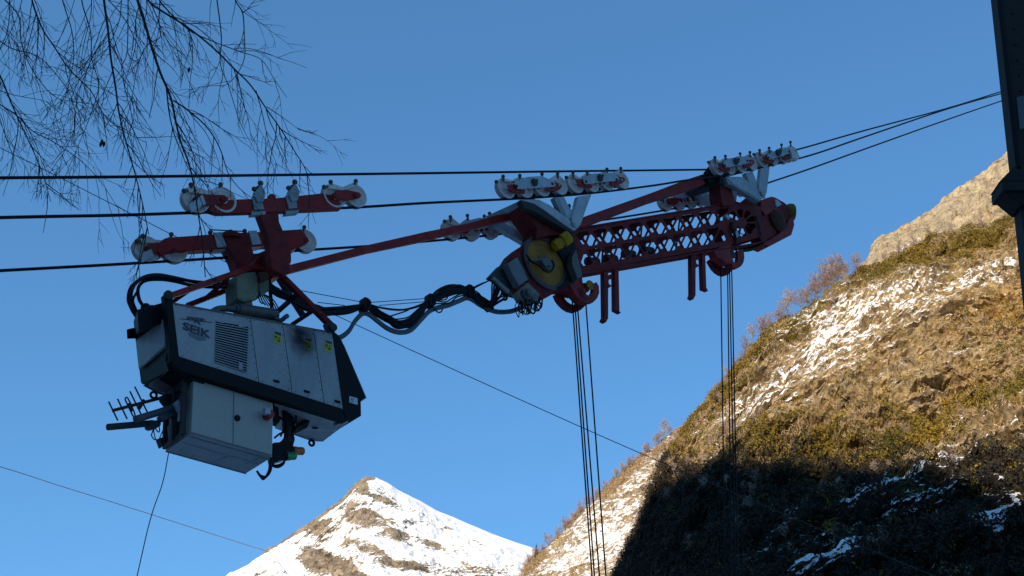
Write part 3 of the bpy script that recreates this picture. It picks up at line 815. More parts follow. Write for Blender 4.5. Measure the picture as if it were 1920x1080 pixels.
b8 = bogie4(-S, ZB((700, 738), (830, 715), (960, 690), (1080, 660)), None, [ZB((720, 700), (900, 660), (1000, 650), (990, 690), (800, 730))],
       [], [], None, .22)

# V struts: pale box-section arms from the beam ends up to the bogies
def strut(poly, c0, c1, m='pale', name='strut'):
    mb = MB(); mb.prism(poly, c0, c1); return mb.build(name, M[m], HCAR, bevel=.012)
s1 = strut(ZA((380, 440), (620, 436), (770, 515), (995, 680), (1060, 755), (1120, 790), (1105, 822), (1065, 838), (960, 770), (680, 565), (560, 490)), .07, -.02)
mb = MB(); mb.prism(ZA((378, 444), (560, 488), (680, 565), (1070, 836), (1060, 870), (1025, 862), (540, 580), (440, 552)), .05, -.09); mb.build('strut_underside', M['dark'], s1, bevel=.012)
s2 = strut(ZA((808, 412), (945, 402), (1062, 640), (1040, 690), (985, 680), (900, 600)), .04, -.08, 'pale')
mb = MB(); mb.prism(ZA((812, 414), (870, 412), (990, 668), (960, 655), (895, 595)), .055, .03); mb.build('strut_web', M['arm'], s2)
s3 = strut(ZA((1120, 398), (1300, 370), (1215, 600), (1160, 760), (1115, 815), (1050, 760), (1045, 650), (1075, 590)), .085, -.03)
mb = MB(); pin(mb, ZA(1075, 755), 0, .06, .105, .065); mb.build('strut_pin', M['arm'], s3, smooth=True)
strut(Z4((375, 412), (430, 398), (645, 508), (602, 547)), -S + .1, -S + .25, 'pale')
strut(Z4((608, 368), (652, 362), (695, 490), (638, 505)), -S + .1, -S + .2, 'arm')
s4 = strut(ZB((895, 515), (1085, 515), (1180, 585), (1320, 690), (1370, 765), (1330, 770), (1310, 805), (1200, 730), (990, 610)), .06, -.03)
mb = MB(); mb.prism(ZB((890, 520), (990, 610), (1310, 803), (1290, 812), (1180, 745), (960, 610), (925, 605)), .045, -.1); mb.build('strut_underside', M['arm'], s4, bevel=.008)
strut(ZB((1125, 470), (1215, 450), (1285, 620), (1275, 670), (1180, 590)), .04, -.08)
s5 = strut(ZB((1315, 415), (1422, 395), (1385, 700), (1365, 760), (1320, 730), (1285, 660), (1295, 560)), .085, -.03)
mb = MB(); pin(mb, ZB(1332, 712), 0, .06, .105, .065); mb.build('strut_pin', M['arm'], s5, smooth=True)
strut(ZB((440, 665), (480, 645), (800, 865), (740, 885), (660, 892)), -S + .1, -S + .26, 'pale')
strut(ZB((765, 655), (805, 660), (862, 845), (800, 850)), -S + .12, -S + .22, 'arm')
strut(ZB((985, 600), (1045, 640), (1020, 815), (990, 790), (972, 700)), -.6, -.7)

# cross members between the two rope planes and the dark posts
for (p, c0, q, c1, w, m) in ((ZA(560, 470), -.05, Z4(395, 395), -S + .15, .22, 'arm'), (ZB(860, 560), -.05, ZB(450, 690), -S + .2, .26, 'dark')):
    mb = MB(); mb.beam(px(*p, c0), px(*q, c1), w, w, up=CZ); mb.build('cross_member', M[m], HCAR, bevel=.015)
mb = MB(); mb.prism(ZB((820, 530), (890, 505), (960, 640), (1010, 820), (940, 860), (860, 860), (830, 720)), -.12, -.5); mb.build('post', M['dark_red'], HCAR, bevel=.015)
mb = MB(); mb.prism(ZB((640, 500), (700, 440), (830, 500), (830, 560), (700, 590)), -.12, -.45); mb.build('post_head', M['black'], HCAR, bevel=.015)
mb = MB(); mb.prism(Z4((596, 285), (680, 310), (760, 380), (930, 455), (935, 500), (820, 470), (720, 490), (690, 498), (700, 430), (640, 350)), -.12, -.6)
mb.prism(Z4((640, 355), (700, 350), (740, 420), (720, 470), (690, 480)), -.6, -.95)
mb.build('post', M['dark_red'], HCAR, bevel=.015)

# tie bars
mb = MB(); mb.prism([(540, 497), (690, 459), (800, 434), (880, 418), (930, 403), (990, 391), (1003, 397), (990, 404), (932, 417), (870, 432), (800, 450), (690, 473), (540, 512)], -.6, -.72)
mb.build('tow_bar', M['red'], HCAR, bevel=.012)
mb = MB(); mb.prism([(1093, 407), (1220, 362), (1283, 338), (1322, 325), (1338, 330), (1326, 343), (1290, 357), (1220, 379), (1150, 405), (1082, 431)], -.2, -.34)
mb.build('tie_bar', M['red'], HCAR, bevel=.012)

# lattice beam: two pierced plates, flanges
BF, BR_ = -.22, -.54
def lattice(c, nm, par):
    TL, TR, BR2, BL2 = [np.array(p) for p in ((1074, 432), (1372, 382), (1366, 456), (1086, 505))]
    def q(u, v): return tuple((TL * (1 - u) + TR * u) * (1 - v) + (BL2 * (1 - u) + BR2 * u) * v)
    outer = [(1074, 432), (1220, 407), (1372, 382), Z6(1455, 78), Z6(1530, 70), Z6(1640, 110), Z6(1640, 320), Z6(1560, 345), Z6(1440, 372), (1366, 460), (1225, 486), (1086, 511)]
    holes = []
    nb = 9; m = .055; mid = .5; e = .022
    for i in range(nb):
        u0, u1, um = i / nb, (i + 1) / nb, (i + .5) / nb
        off = .5 / nb
        # upper row: points down / points up, lower row the other way round (isogrid)
        holes.append(inset([q(u0, m), q(u1, m), q(um, mid - e * .5)], .86))
        if i < nb - 1: holes.append(inset([q(um, mid - e), q(um + 1 / nb, mid - e), q(u1, m + e)], .84))
        if i < nb - 1: holes.append(inset([q(um, mid + e), q(um + 1 / nb, mid + e), q(u1, 1 - m)], .86))
        holes.append(inset([q(u0, 1 - m * .9), q(u1, 1 - m * .9), q(um, mid + e * .8)], .86))
    cx, cy = ZD(862, 440)
    for k, (a, r0, r1) in enumerate(((-100, 17, 27), (-140, 15, 30), (-60, 16, 26), (-20, 15, 27), (18, 14, 27), (48, 16, 27), (85, 17, 27), (125, 17, 30))):
        a0, a1 = math.radians(a - 15), math.radians(a + 15)
        b0, b1 = math.radians(a - 13), math.radians(a + 13)
        holes.append([(cx + math.cos(t) * r, cy + math.sin(t) * r) for t, r in ((b0, r0 * .62), (b1, r0 * .62), (a1, r1 * .9), (math.radians(a), r1), (a0, r1 * .9))])
    return plate_with_holes(outer, holes, c, .03, nm, None, par)
mbf = lattice(BF, 'beam_plate', HCAR); bp = mbf.build('lattice_plate', M['dark_red'], HCAR)
A = np.array(mbf.v); mbr = MB(); mbr.v = [tuple(p) for p in A - CW * (BF - BR_)]; mbr.f = mbf.f; mbr.m = mbf.m
mbr.build('lattice_plate', M['dark_red'], HCAR)
for c0 in (BF, BR_):
    mb = MB()
    sh = CW * (c0 - BF)
    for (p, q) in (((1074, 430), (1376, 379.5)), ((1086, 513), (1440, 452))):
        a = px(*p, BF) + sh; b = px(*q, BF) + sh
        mb.beam(a + CW * (.02 if c0 == BF else -.02) - CW * .07 * (1 if c0 == BF else -1), b - CW * .07 * (1 if c0 == BF else -1), .17, .03, up=CW)
    mb.build('flange', M['dark_red'], HCAR, bevel=.006)
mb = MB()
for k in range(8):   # bracing frames between the two plates
    u = (k + .5) / 8
    x0, y0 = 1080 + 285 * u, 431 - 48 * u; x1, y1 = 1090 + 276 * u, 508 - 50 * u
    f0, f1 = px(x0, y0, BF - .05), px(x1, y1, BF - .05); r0, r1 = f0 - CW * .24, f1 - CW * .24
    mb.beam(f0, r0, .04, .04); mb.beam(f1, r1, .04, .04)
    if k % 2: mb.beam(f0, r1, .03, .03)
mb.build('cross_bracing', M['dark_red'], HCAR)
for k, (x, y) in enumerate(((340, 830), (570, 795), (800, 735), (1035, 690))):
    p = zf(1060, 370, 6.75)(x, y); a = px(*p, -.4)
    mb = MB(); mb.tube([a - CU * .16 - CZ * .02, a + CU * .16 + CZ * .08], .1, 14); mb.build('inner_roller', M['dark'], HCAR, smooth=True)

# left drum housing
mb = MB()
mb.prism(ZC((240, 470), (300, 370), (370, 310), (480, 240), (560, 185), (700, 165), (860, 175), (890, 330), (940, 560), (960, 690), (900, 740), (780, 700), (700, 705), (580, 790), (520, 770), (340, 720), (280, 600)), -.28, -.6)
dh = mb.build('drum_housing', M['dark_red'], HCAR, bevel=.03)
pc = px(*ZC(606, 452), -.24)
mb = MB(); mb.lathe(pc - CW * .2, CW, [(0, .6), (.16, .62), (.21, .62), (.22, .6), (.22, .53), (.17, .52)], 48)
dr = mb.build('hoist_drum', mat('drum_rim_paint', (.12, .07, .075), .55), HCAR, smooth=True)
mb = MB(); mb.lathe(pc - CW * .04, CW, [(0, .52), (.03, .52), (.035, .2), (.05, .2)], 48); mb.build('drum_disc', M['ochre'], dr, smooth=True)
mb = MB(); mb.lathe(px(*ZC(612, 462), -.2), CW, [(0, .15), (.03, .15), (.05, .11), (.08, .1), (.09, .06)], 28); mb.build('hub_motor', M['muff'], dr, smooth=True)
mb = MB(); mb.prism(ZC((455, 415), (480, 420), (640, 405), (640, 425), (500, 440), (455, 440)), -.1, -.16); mb.prism(ZC((570, 425), (630, 415), (648, 470), (600, 490)), .02, -.08)
mb.build('hub_bracket', M['muff'], dr, bevel=.01)
hose([px(*ZC(430, 385), -.12), px(*ZC(470, 440), -.02), px(*ZC(540, 480), .02), px(*ZC(600, 530), .04), px(*ZC(650, 535), .02), px(*ZC(680, 480), 0), px(*ZC(660, 430), 0)], .022, par=dr, name='cable')
a = px(*ZC(690, 300), -.12); b = px(*ZC(790, 232), -.02) + CW * .12
mb = MB(); mb.lathe(px(*ZC(690, 300), -.2), CW, [(0, .12), (.12, .13), (.16, .12)], 26)
ax = b - a; ln = np.linalg.norm(ax)
mb.lathe(a, ax, [(0, .10), (ln * .5, .105), (ln * .55, .145), (ln * .95, .145), (ln, .125), (ln + .005, .06)], 30)
ym = mb.build('yellow_motor', M['yellow'], HCAR, smooth=True)
mb = MB(); mb.lathe(b, ax, [(0, .05), (.02, .05), (.025, .035), (.04, .03)], 12); mb.build('motor_shaft', M['dark'], ym, smooth=True)
mb = MB(); mb.prism(ZC((255, 465), (345, 403), (395, 500), (445, 610), (362, 668), (300, 560)), -.12, -.3)
mb.build('cover_panel', mat('dull_blue_grey_cover', (.22, .215, .21), .6), dh, bevel=.012)
mb = MB(); mb.prism(ZC((345, 403), (365, 400), (440, 560), (460, 620), (440, 615), (390, 500)), -.2, -.3); mb.build('cover_edge', M['dark'], dh, bevel=.008)
mb = MB(); mb.prism(ZC((90, 582), (185, 480), (245, 468), (290, 580), (345, 715), (320, 735), (262, 745), (230, 690), (150, 615)), -.35, -.5)
cb = mb.build('plug_board', mat('grimy_plug_board', (.06, .062, .055), .6), HCAR, bevel=.015)
mb = MB()
for k in range(8):
    mb.tube([px(*ZC(130 + k * 17, 600 + k * 15), -.38), px(*ZC(118 + k * 18, 618 + k * 17), -.38)], .05, 10)
mb.build('cable_plugs', M['arm'], cb, smooth=True)
mb = MB(); mb.prism(ZC((335, 722), (440, 630), (500, 690), (555, 742), (525, 800), (440, 835), (380, 800)), -.25, -.42)
gm = mb.build('gear_motor', M['mossy'], HCAR, bevel=.02)
mb = MB(); mb.lathe(px(*ZC(410, 755), -.26), CW, [(0, .12), (.1, .12), (.12, .085), (.18, .085), (.2, .04)], 22); mb.lathe(px(*ZC(470, 790), -.26), CW, [(0, .09), (.12, .09), (.14, .05)], 16); mb.build('motor_cap', M['muff'], gm, smooth=True)
mb = MB(); mb.prism(ZC((730, 190), (850, 180), (885, 330), (915, 460), (930, 560), (860, 640), (770, 690), (700, 690), (770, 640), (800, 560), (770, 430), (700, 320), (640, 250)), -.2, -.27); mb.build('drum_guard', M['black'], HCAR, bevel=.01)
mb = MB(); mb.prism(ZC((850, 400), (885, 330), (945, 575), (900, 600), (850, 470)), -.02, -.2)
mb.build('guide_plate', M['muff'], HCAR, bevel=.012)
# cable tangle under the gear motor
RT_ = random.Random(8)
for k in range(14):
    u_ = RT_.uniform; dd = -.22 - .03 * (k % 5)
    x = 345 + 16 * k
    hose([px(*ZC(x, 800), dd), px(*ZC(x + u_(-35, 20), 850 + u_(-10, 25)), dd), px(*ZC(375 + 13 * k + u_(-25, 25), 945 - 6 * k + u_(-30, 30)), dd), px(*ZC(x + u_(10, 50), 890 - 3 * k), dd), px(*ZC(x + u_(0, 50), 815 - 2 * k), dd)], .010 + .004 * (k % 3), par=gm, name='cable')
hose([px(*ZC(560, 795), -.6), px(*ZC(640, 750), -.6), px(*ZC(700, 715), -.6), px(*ZC(760, 725), -.6), px(*ZC(830, 745), -.6)], .02, par=HCAR, name='cable')

# rope deflector hooks
def hook(crescent_o, crescent_i, ring_o, ring_i, arm, c):
    mb = MB()
    def band(o, i, c0, c1):
        n = len(o)
        for k in range(n - 1):
            mb.prism([o[k], o[k + 1], i[k + 1], i[k]], c0, c1)
    band(crescent_o, crescent_i, c - .25, c - .37)
    hk = mb.build('rope_shoe', M['dark_red'], HCAR)
    mb = MB()
    band(ring_o, ring_i, c + .08, c - .03)
    mb.build('rope_shoe', M['red'], HCAR)
    if arm:
        mb = MB(); mb.prism(arm, c + .08, c - .14); mb.build('shoe_arm', M['red'], HCAR, bevel=.015)
hook(ZC((702, 745), (720, 790), (745, 825), (785, 865), (830, 893), (880, 905), (930, 888), (970, 850), (985, 820)),
     ZC((768, 700), (776, 760), (783, 790), (805, 815), (835, 835), (870, 842), (898, 825), (908, 800), (900, 770)),
     ZC((900, 690), (920, 780), (960, 818), (1000, 828), (1045, 818), (1080, 780), (1098, 730), (1095, 670), (1072, 632)),
     ZC((965, 690), (975, 735), (985, 750), (1005, 756), (1025, 745), (1042, 722), (1048, 695), (1048, 668), (1045, 645)),
     ZC((815, 440), (850, 460), (900, 600), (950, 700), (985, 760), (985, 815), (930, 800), (870, 740), (820, 640)), -.3)
hook(ZD((515, 840), (540, 885), (565, 925), (600, 962), (640, 988), (680, 1000), (722, 988), (752, 950), (768, 890)),
     ZD((578, 790), (592, 840), (615, 880), (640, 905), (668, 920), (690, 922), (703, 912), (708, 895), (700, 870)),
     ZD((740, 860), (760, 905), (785, 928), (815, 926), (850, 905), (876, 865), (886, 810), (880, 750), (866, 725)),
     ZD((770, 830), (772, 860), (785, 868), (798, 866), (812, 852), (818, 825), (818, 790), (815, 760), (812, 740)),
     ZD((560, 740), (640, 690), (745, 670), (765, 830), (735, 880), (690, 870), (640, 830), (590, 800)), -.3)
for p in (ZC(960, 690), ZD(700, 810)):
    mb = MB(); mb.lathe(px(*p, -.42), CW, [(0, .11), (.05, .11), (.08, .08), (.14, .08), (.17, .11), (.2, .11)], 24); mb.build('rope_sheave', M['ochre'] if p[0] < 1200 else M['dark'], HCAR, smooth=True)

# guide forks under the beam
def fork(l1, l2, br, hole):
    mb = MB(); mb.prism(l1, -.24, -.36); fk = mb.build('guide_fork', M['dark_red'], HCAR, bevel=.008)
    mb = MB(); mb.prism(l2, -.24, -.36); mb.build('fork_leg', M['dark_red'], fk, bevel=.008)
    hx, hy, hr = hole
    ring = [(hx + hr * math.cos(k * math.pi / 8) * .8, hy + hr * math.sin(k * math.pi / 8)) for k in range(16)]
    plate_with_holes(br, [ring], -.28, .04, 'fork_bracket', None, fk).build('fork_bracket', M['dark_red'], fk)
fork(ZC((1140, 545), (1182, 535), (1182, 965), (1162, 1003), (1130, 984), (1146, 950)), ZC((1240, 515), (1278, 530), (1286, 900), (1300, 918), (1245, 888)),
     ZC((1178, 570), (1244, 545), (1244, 652), (1178, 692)), (*ZC(1208, 630), 6.2))
fork(Z5((464, 755), (491, 745), (491, 995), (478, 1020), (460, 1008), (467, 985)), Z5((526, 735), (548, 740), (555, 950), (566, 970), (534, 957)),
     Z5((488, 768), (530, 750), (530, 812), (488, 835)), (*Z5(506, 797), 5.0))

# right end housing
mb = MB()
mb.prism(ZD((1045, 240), (1062, 215), (1110, 178), (1180, 160), (1225, 172), (1320, 228), (1345, 250), (1362, 320), (1365, 440), (1085, 668), (1048, 600)), -.28, -.6)
eh = mb.build('drum_housing', M['dark_red'], HCAR, bevel=.03)
mb = MB(); mb.prism(ZD((1362, 400), (1405, 360), (1421, 465), (1390, 570), (1150, 695), (1075, 665), (1180, 610), (1330, 500)), -.2, -.6); mb.build('housing_rim', M['red'], HCAR, bevel=.02)
mb = MB(); mb.prism(ZD((1062, 215), (1110, 178), (1180, 160), (1225, 172), (1250, 300), (1110, 360), (1062, 300)), -.22, -.28); mb.build('housing_face', M['red'], eh, bevel=.02)
mb = MB(); mb.lathe(px(*ZD(1325, 330), -.45), CU * .8 + CW * .6, [(0, .21), (.1, .25), (.2, .25), (.24, .22), (.25, .06)], 30); mb.build('end_cap', M['olive'], HCAR, smooth=True)
mb = MB(); mb.lathe(px(*ZD(1215, 440), -.35), CW, [(0, .36), (.12, .36), (.14, .32), (.16, .12)], 36); mb.build('hoist_drum', mat('oily_drum', (.12, .03, .012), .6, spec=.1, dirt=.8, dirt_col=(.015, .012, .006), scale=8), HCAR, smooth=True)
mb = MB(); mb.prism(ZD((1218, 192), (1245, 200), (1285, 245), (1240, 272), (1222, 250)), -.18, -.24); mb.build('grey_patch', M['pale'], eh)
mb = MB(); mb.prism(ZD((795, 210), (855, 228), (950, 150), (985, 130), (1070, 195), (1062, 320), (950, 330), (800, 260)), -.3, -.5); mb.build('gusset', M['dark_red'], HCAR, bevel=.015)
mb = MB()
for k in range(9):
    mb.lathe(px(*ZD(1012 + 6 * k, 375 + 24 * k), -.2), CW, [(0, .03), (.03, .03)], 8)
mb.build('flange_bolts', M['dark'], eh)
for k in range(3):
    hose([px(*ZD(800, 690 + 8 * k), -.4 - .1 * k), px(*ZD(850, 722 + 6 * k), -.4 - .1 * k), px(*ZD(920, 728 + 5 * k), -.4 - .1 * k), px(*ZD(1000, 705 + 4 * k), -.4 - .1 * k), px(*ZD(1075, 664), -.4 - .1 * k)], .035, par=HCAR, name='hose')
# small junction parts on the end of the beam
mb = MB(); mb.prism(ZD((790, 540), (815, 530), (832, 580), (805, 600)), -.15, -.25); mb.prism(ZD((690, 345), (740, 380), (720, 410), (690, 380)), -.18, -.3)
mb.build('valve', M['pale'], HCAR, bevel=.008)
for k in range(3):
    hose([px(*ZD(740 + 12 * k, 440), -.2), px(*ZD(752 + 10 * k, 520), -.16), px(*ZD(790 + 6 * k, 600), -.18), px(*ZD(785 + 8 * k, 690), -.22), px(*ZD(800, 750), -.3)], .02, par=HCAR, name='hydraulic_line')

# ================================================================== ROPES
def rope(pts, r, name, label, c=None, cat='wire rope', group=None, n=10, sub=8):
    P = smooth_path(pts, sub)
    mb = MB(); mb.tube(P, r, n)
    o = mb.build(name, M['rope'], None, smooth=True, root=P[0])
    tag(o, label, cat, group)
    return o
rope([px(x, y, 0) for x, y in ((-900, 438), (-300, 418), (0, 408), (220, 403.5), (360, 399), (642, 390), (800, 380.5), (978, 372), (1100, 363), (1220, 348.5), (1283, 338.5), (1351, 329), (1424, 315), (1520, 291), (1620, 257), (1776, 204.5), (1879, 175), (2000, 142), (2300, 70))],
     .026, 'track_rope', 'thick rope carrying the nearer white wheels, middle of the three at left')
rope([px(x, y, -S) for x, y in ((-900, 560), (-300, 524), (0, 507.5), (220, 495.5), (437, 482), (545, 471), (675, 462.5), (800, 452.5), (942, 438.5), (1100, 417), (1220, 398.7), (1314, 381.4), (1384, 362.5), (1440, 343), (1520, 316), (1620, 280), (1760, 230), (1880, 188.6), (2000, 150), (2300, 70))],
     .026, 'track_rope', 'thick rope carrying the farther wheels, lowest of the three at left')
rope([px(x, y, -.65) for x, y in ((-900, 352), (-300, 338), (0, 333.5), (220, 331.7), (700, 326), (1000, 322), (1220, 319.3), (1322, 318), (1345, 317))],
     .026, 'haul_rope', 'thick rope running above both carriages, highest of the three at left')
rope([px(x, y, -.65) for x, y in ((1470, 287), (1492, 281), (1520, 273.6), (1620, 245), (1776, 203), (1879, 171), (2000, 132), (2300, 50))],
     .026, 'haul_rope', 'dark wire rope rising from the uppermost right rollers to the mast')
# thin hoist ropes
sets = [((1073, 584), (1110, 1080), -.50), ((1077.5, 584), (1114.5, 1080), -.62), ((1082, 584), (1124, 1080), -.5), ((1097, 569), (1136, 1080), -.3)], \
       [((1351.2, 515), (1359.5, 1080), -.5), ((1364, 508), (1371.5, 1080), -.6), ((1367.5, 508), (1379, 1080), -.5), ((1371.5, 505), (1384.5, 1080), -.4)]
pos = ('first', 'second', 'third', 'fourth')
for si, st in enumerate(sets):
    for k, (p, q, c) in enumerate(st):
        a = px(p[0], p[1] - 20, c); b = px(q[0], q[1], c)
        d = b - a; e = a + d * ((a[2] - .4) / -d[2])
        mb = MB(); mb.tube([a, b, e], .0155, 6)
        o = mb.build('hoist_rope', M['rope'], None, smooth=True, root=a)
        tag(o, '%s from left of the thin hoist ropes below the %s end' % (pos[k], ('yellow drum', 'olive capped')[si]), 'hoist rope',
            ('hoist ropes under the yellow drum', 'hoist ropes under the olive capped end')[si])
# long thin wires crossing the picture
def wire(pts, r, label):
    P = smooth_path([at(*p) for p in pts], 6)
    mb = MB(); mb.tube(P, [r * max(1, ((q - CAM) @ FW) / 72) for q in P], 6)
    o = mb.build('signal_wire', M['thin'], None, smooth=True, root=P[0]); tag(o, label, 'wire'); return o
wire([(-300, 140, 62), (0, 277, 60), (445, 502, 58), (670, 610, 57), (1090, 801, 56), (1340, 909, 55), (1690, 1055, 54), (2300, 1300, 52)], .022, 'long thin wire slanting down behind the housing across the dark hillside')
wire([(-300, 790, 62), (0, 875, 74), (125, 915, 110), (250, 954, 200), (375, 994, 500), (450, 1018, 1200), (508, 1036, 2480)], .024, 'thin wire slanting down from the left edge towards the snowy peak')
a = px(*Z3(350, 925), -1.0)
P = smooth_path([a, px(305, 905, -1.0), px(283, 970, -1.0), px(257, 1080, -1.0), px(150, 1560, -1.0)], 6)
mb = MB(); mb.tube(P, .008, 6); o = mb.build('tag_line', M['thin'], None, smooth=True, root=a); tag(o, 'thin line trailing down from the corner of the grey cabinet', 'wire')

# hose bundle between the two carriages
HB_ = empty('hose_bundle', px(*ZE(1040, 450), -.65))
tag(HB_, 'sagging bundle of black and grey hoses strung between the two carriages', 'hose bundle')
main = [(-40, 150), (60, 225), (150, 270), (280, 335), (400, 378), (470, 388), (620, 376), (770, 350), (850, 388), (950, 450), (1030, 494), (1110, 484), (1180, 424), (1250, 340), (1330, 275), (1430, 222), (1500, 214), (1590, 236), (1680, 305), (1760, 345)]
offs = [(-10, -12), (8, 10), (14, -4), (-4, 14), (2, 22), (0, 0), (-14, 4), (6, -14), (-8, 8), (10, 18), (-2, -20), (4, 4), (-12, 16)]
for k, (ox, oy) in enumerate(offs):
    pts = []
    for i, (x, y) in enumerate(main):
        sp = .45 + 1.05 * abs(math.sin(i * .9 + k * 1.7)) if i not in (7, 13, 17) else .4
        if 14 <= i <= 16: sp *= 1.3
        pts.append(px(*ZE(x + ox * sp, y + oy * sp), -.65 + .04 * math.sin(k * 2.2 + i * .4)))
    hose(pts, (.031, .023, .015)[k % 3], par=HB_)
for pts in ([(800, 335), (900, 362), (1050, 377), (1160, 355), (1260, 312), (1340, 275)], [(780, 330), (900, 366), (1040, 383), (1165, 362), (1270, 318)],
            [(940, 440), (1000, 452), (1060, 448), (1120, 430), (1190, 370), (1270, 320)], [(1330, 310), (1400, 318), (1450, 290), (1500, 262), (1570, 240)],
            [(1300, 330), (1390, 330), (1440, 320), (1490, 280), (1580, 255)], [(1320, 300), (1400, 300), (1430, 250), (1480, 240), (1570, 230)],
            [(1590, 240), (1640, 300), (1700, 370), (1725, 395), (1745, 385)], [(1310, 372), (1340, 398), (1365, 395), (1375, 375)],
            [(970, 428), (1060, 400), (1110, 380)], [(1610, 225), (1660, 250), (1720, 330), (1780, 350)], [(1620, 260), (1700, 330), (1760, 345)]):
    hose([px(*ZE(*p), -.62) for p in pts], .014, par=HB_, name='cable')
for k in range(2):
    hose([px(*ZE(x, y + 16 * k), -.66) for x, y in ((540, 600), (590, 580), (645, 535), (690, 462), (750, 402), (800, 408), (870, 462), (950, 520), (1040, 548), (1130, 528), (1210, 448), (1290, 372), (1420, 336), (1500, 304), (1580, 280), (1680, 340), (1790, 385), (1900, 385), (1980, 360), (2020, 345))],
         .03, 'ghose', par=HB_)
for x, y in ((770, 345), (1280, 312), (1585, 238)):
    mb = MB()
    for q in range(4):
        mb.box(px(*ZE(x + 7 * (q - 1.5), y + 6 * (q % 2)), -.65) , .1, .26 - .03 * q, .2)
    mb.build('cable_tie', M['rubber'], HB_, bevel=.02)
R_ = random.Random(5)
for k in range(9):
    x, y = 118 + k * 17, 612 + k * 15
    pts = [px(*ZC(x, y), -.4), px(*ZC(x - 10 + R_.uniform(-8, 8), y + 60), -.42), px(*ZC(95 + 12 * k + R_.uniform(-14, 14), 790 + R_.uniform(-10, 25)), -.5), px(*ZE(1700 + 8 * k, 345 + R_.uniform(-10, 14)), -.6)]
    hose(pts, .017 + .004 * (k % 3), par=HB_, name='cable')
hose([px(*ZE(1600, 222), -.6), px(*ZE(1680, 180), -.5), px(*ZE(1745, 148), -.4)], .015, par=HB_, name='cable')
hose([px(*ZE(1615, 205), -.6), px(*ZE(1690, 170), -.5), px(*ZE(1765, 150), -.4), px(*ZE(1785, 190), -.4)], .012, par=HB_, name='cable')
for pts in ([(262, 228), (500, 273), (755, 320)], [(400, 321), (610, 345)], [(800, 322), (1030, 306), (1262, 290)], [(880, 346), (1070, 330), (1260, 314)]):
    hose([px(*ZE(*p), -.65) for p in pts], .008, 'thin', par=HB_, name='carrier_wire', n=6)

# ================================================================== MAST at the right
MP = np.array([0, 20.0, 0])
def mp(x, y, dy=0.0):
    r = ray(x, y); t = (20.0 + dy) / r[1]
    return CAM + r * t
MR = empty('steel_mast', mp(2010, 1900))
tag(MR, 'dark grey riveted steel mast cut off by the right edge of the picture', 'mast')
def mprism(pts, d0, d1, name, m, par=None, bevel=.02):
    A = [mp(x, y, d0) for x, y in pts]; mb = MB(); mb.loft(A, [a + np.array([0, d1 - d0, 0]) for a in A])
    return mb.build(name, m, par or MR, bevel=bevel)
A = [mp(x, y, 0) for x, y in [(1859, -120), (2170, -120), (2110, 318), (1908, 318)]]
mb = MB(); mb.loft(A, [a + np.array([0, .42, 0]) for a in A])
mb.cur = 1
for k in range(14):
    y = -90 + k * 29
    for q in (0, 26):
        mb.lathe(mp(1886 + q + (y + 90) * .105, y, 0), np.array([0, -1.0, 0]), [(-.005, .03), (.02, .025)], 8)
mb.build('upper_column', [M['mast'], M['black']], MR)
mprism([(1857, -120), (1866, -120), (1916, 318), (1906, 318)], -.06, .01, 'corner_angle', M['black'])
mprism([(1902, 312), (2115, 312), (2140, 340), (1874, 340)], -.06, .5, 'collar', M['mast'], bevel=.01)
mprism([(1878, 340), (2142, 340), (2142, 356), (1880, 356)], -.15, .45, 'flange_plate', M['mast'], bevel=.008)
mprism([(1880, 356), (2140, 356), (2100, 384), (1914, 384)], -.1, .4, 'corbel', M['black'], bevel=.01)

A = [mp(1914, 380), mp(2100, 380), mp(2205, 1940), mp(2076, 1940)]
mb = MB(); mb.loft(A, [a + np.array([0, .4, 0]) for a in A]); mb.build('lower_column', M['mast'], MR, bevel=.02)
pl_ = mprism([(1906, 183), (1960, 166), (1966, 226), (1912, 243)], -.03, .0, 'name_plate', mat('dull_plate', (.13, .15, .15), .5, scale=6), None, .004)
# ------------------------------------------------------------------ noise
_perm = np.random.default_rng(3).permutation(256); _perm = np.concatenate([_perm, _perm, _perm])
_g = np.random.default_rng(4).normal(size=(256, 3)); _g /= np.linalg.norm(_g, axis=1)[:, None]
def perlin(P):
    P = np.asarray(P, float); I = np.floor(P).astype(int); F = P - I; I &= 255
    W = F * F * F * (F * (F * 6 - 15) + 10)
    out = np.zeros(P.shape[:-1])
    for dx in (0, 1):
        for dy in (0, 1):
            for dz in (0, 1):
                h = _perm[_perm[_perm[(I[..., 0] + dx) & 255] + ((I[..., 1] + dy) & 255)] + ((I[..., 2] + dz) & 255)]
                g = _g[h]
                d = g[..., 0] * (F[..., 0] - dx) + g[..., 1] * (F[..., 1] - dy) + g[..., 2] * (F[..., 2] - dz)
                w = (W[..., 0] if dx else 1 - W[..., 0]) * (W[..., 1] if dy else 1 - W[..., 1]) * (W[..., 2] if dz else 1 - W[..., 2])
                out += d * w
    return out * 1.6
def fbm(P, o=5, ridged=False, gain=.5):
    a = 1.0; s = 0; f = 1.0
    for i in range(o):
        n = perlin(P * f + 13.7 * i)
        s = s + a * ((1 - 2 * np.abs(n)) if ridged else n)
        a *= gain; f *= 2.03
    return s

def az_el(x, y):
    r = ray(x, y); return math.atan2(r[0], r[1]), r[2] / math.hypot(r[0], r[1])
def sil(pts):
    q = sorted(az_el(*p) for p in pts)
    a = np.array([p[0] for p in q]); e = np.array([p[1] for p in q])
    return lambda A: np.interp(A, a, e)
def pix(P):
    q = P - CAM; d = q @ FW
    return 960 + FPX * (q @ RT) / d, 540 - FPX * (q @ UP) / d

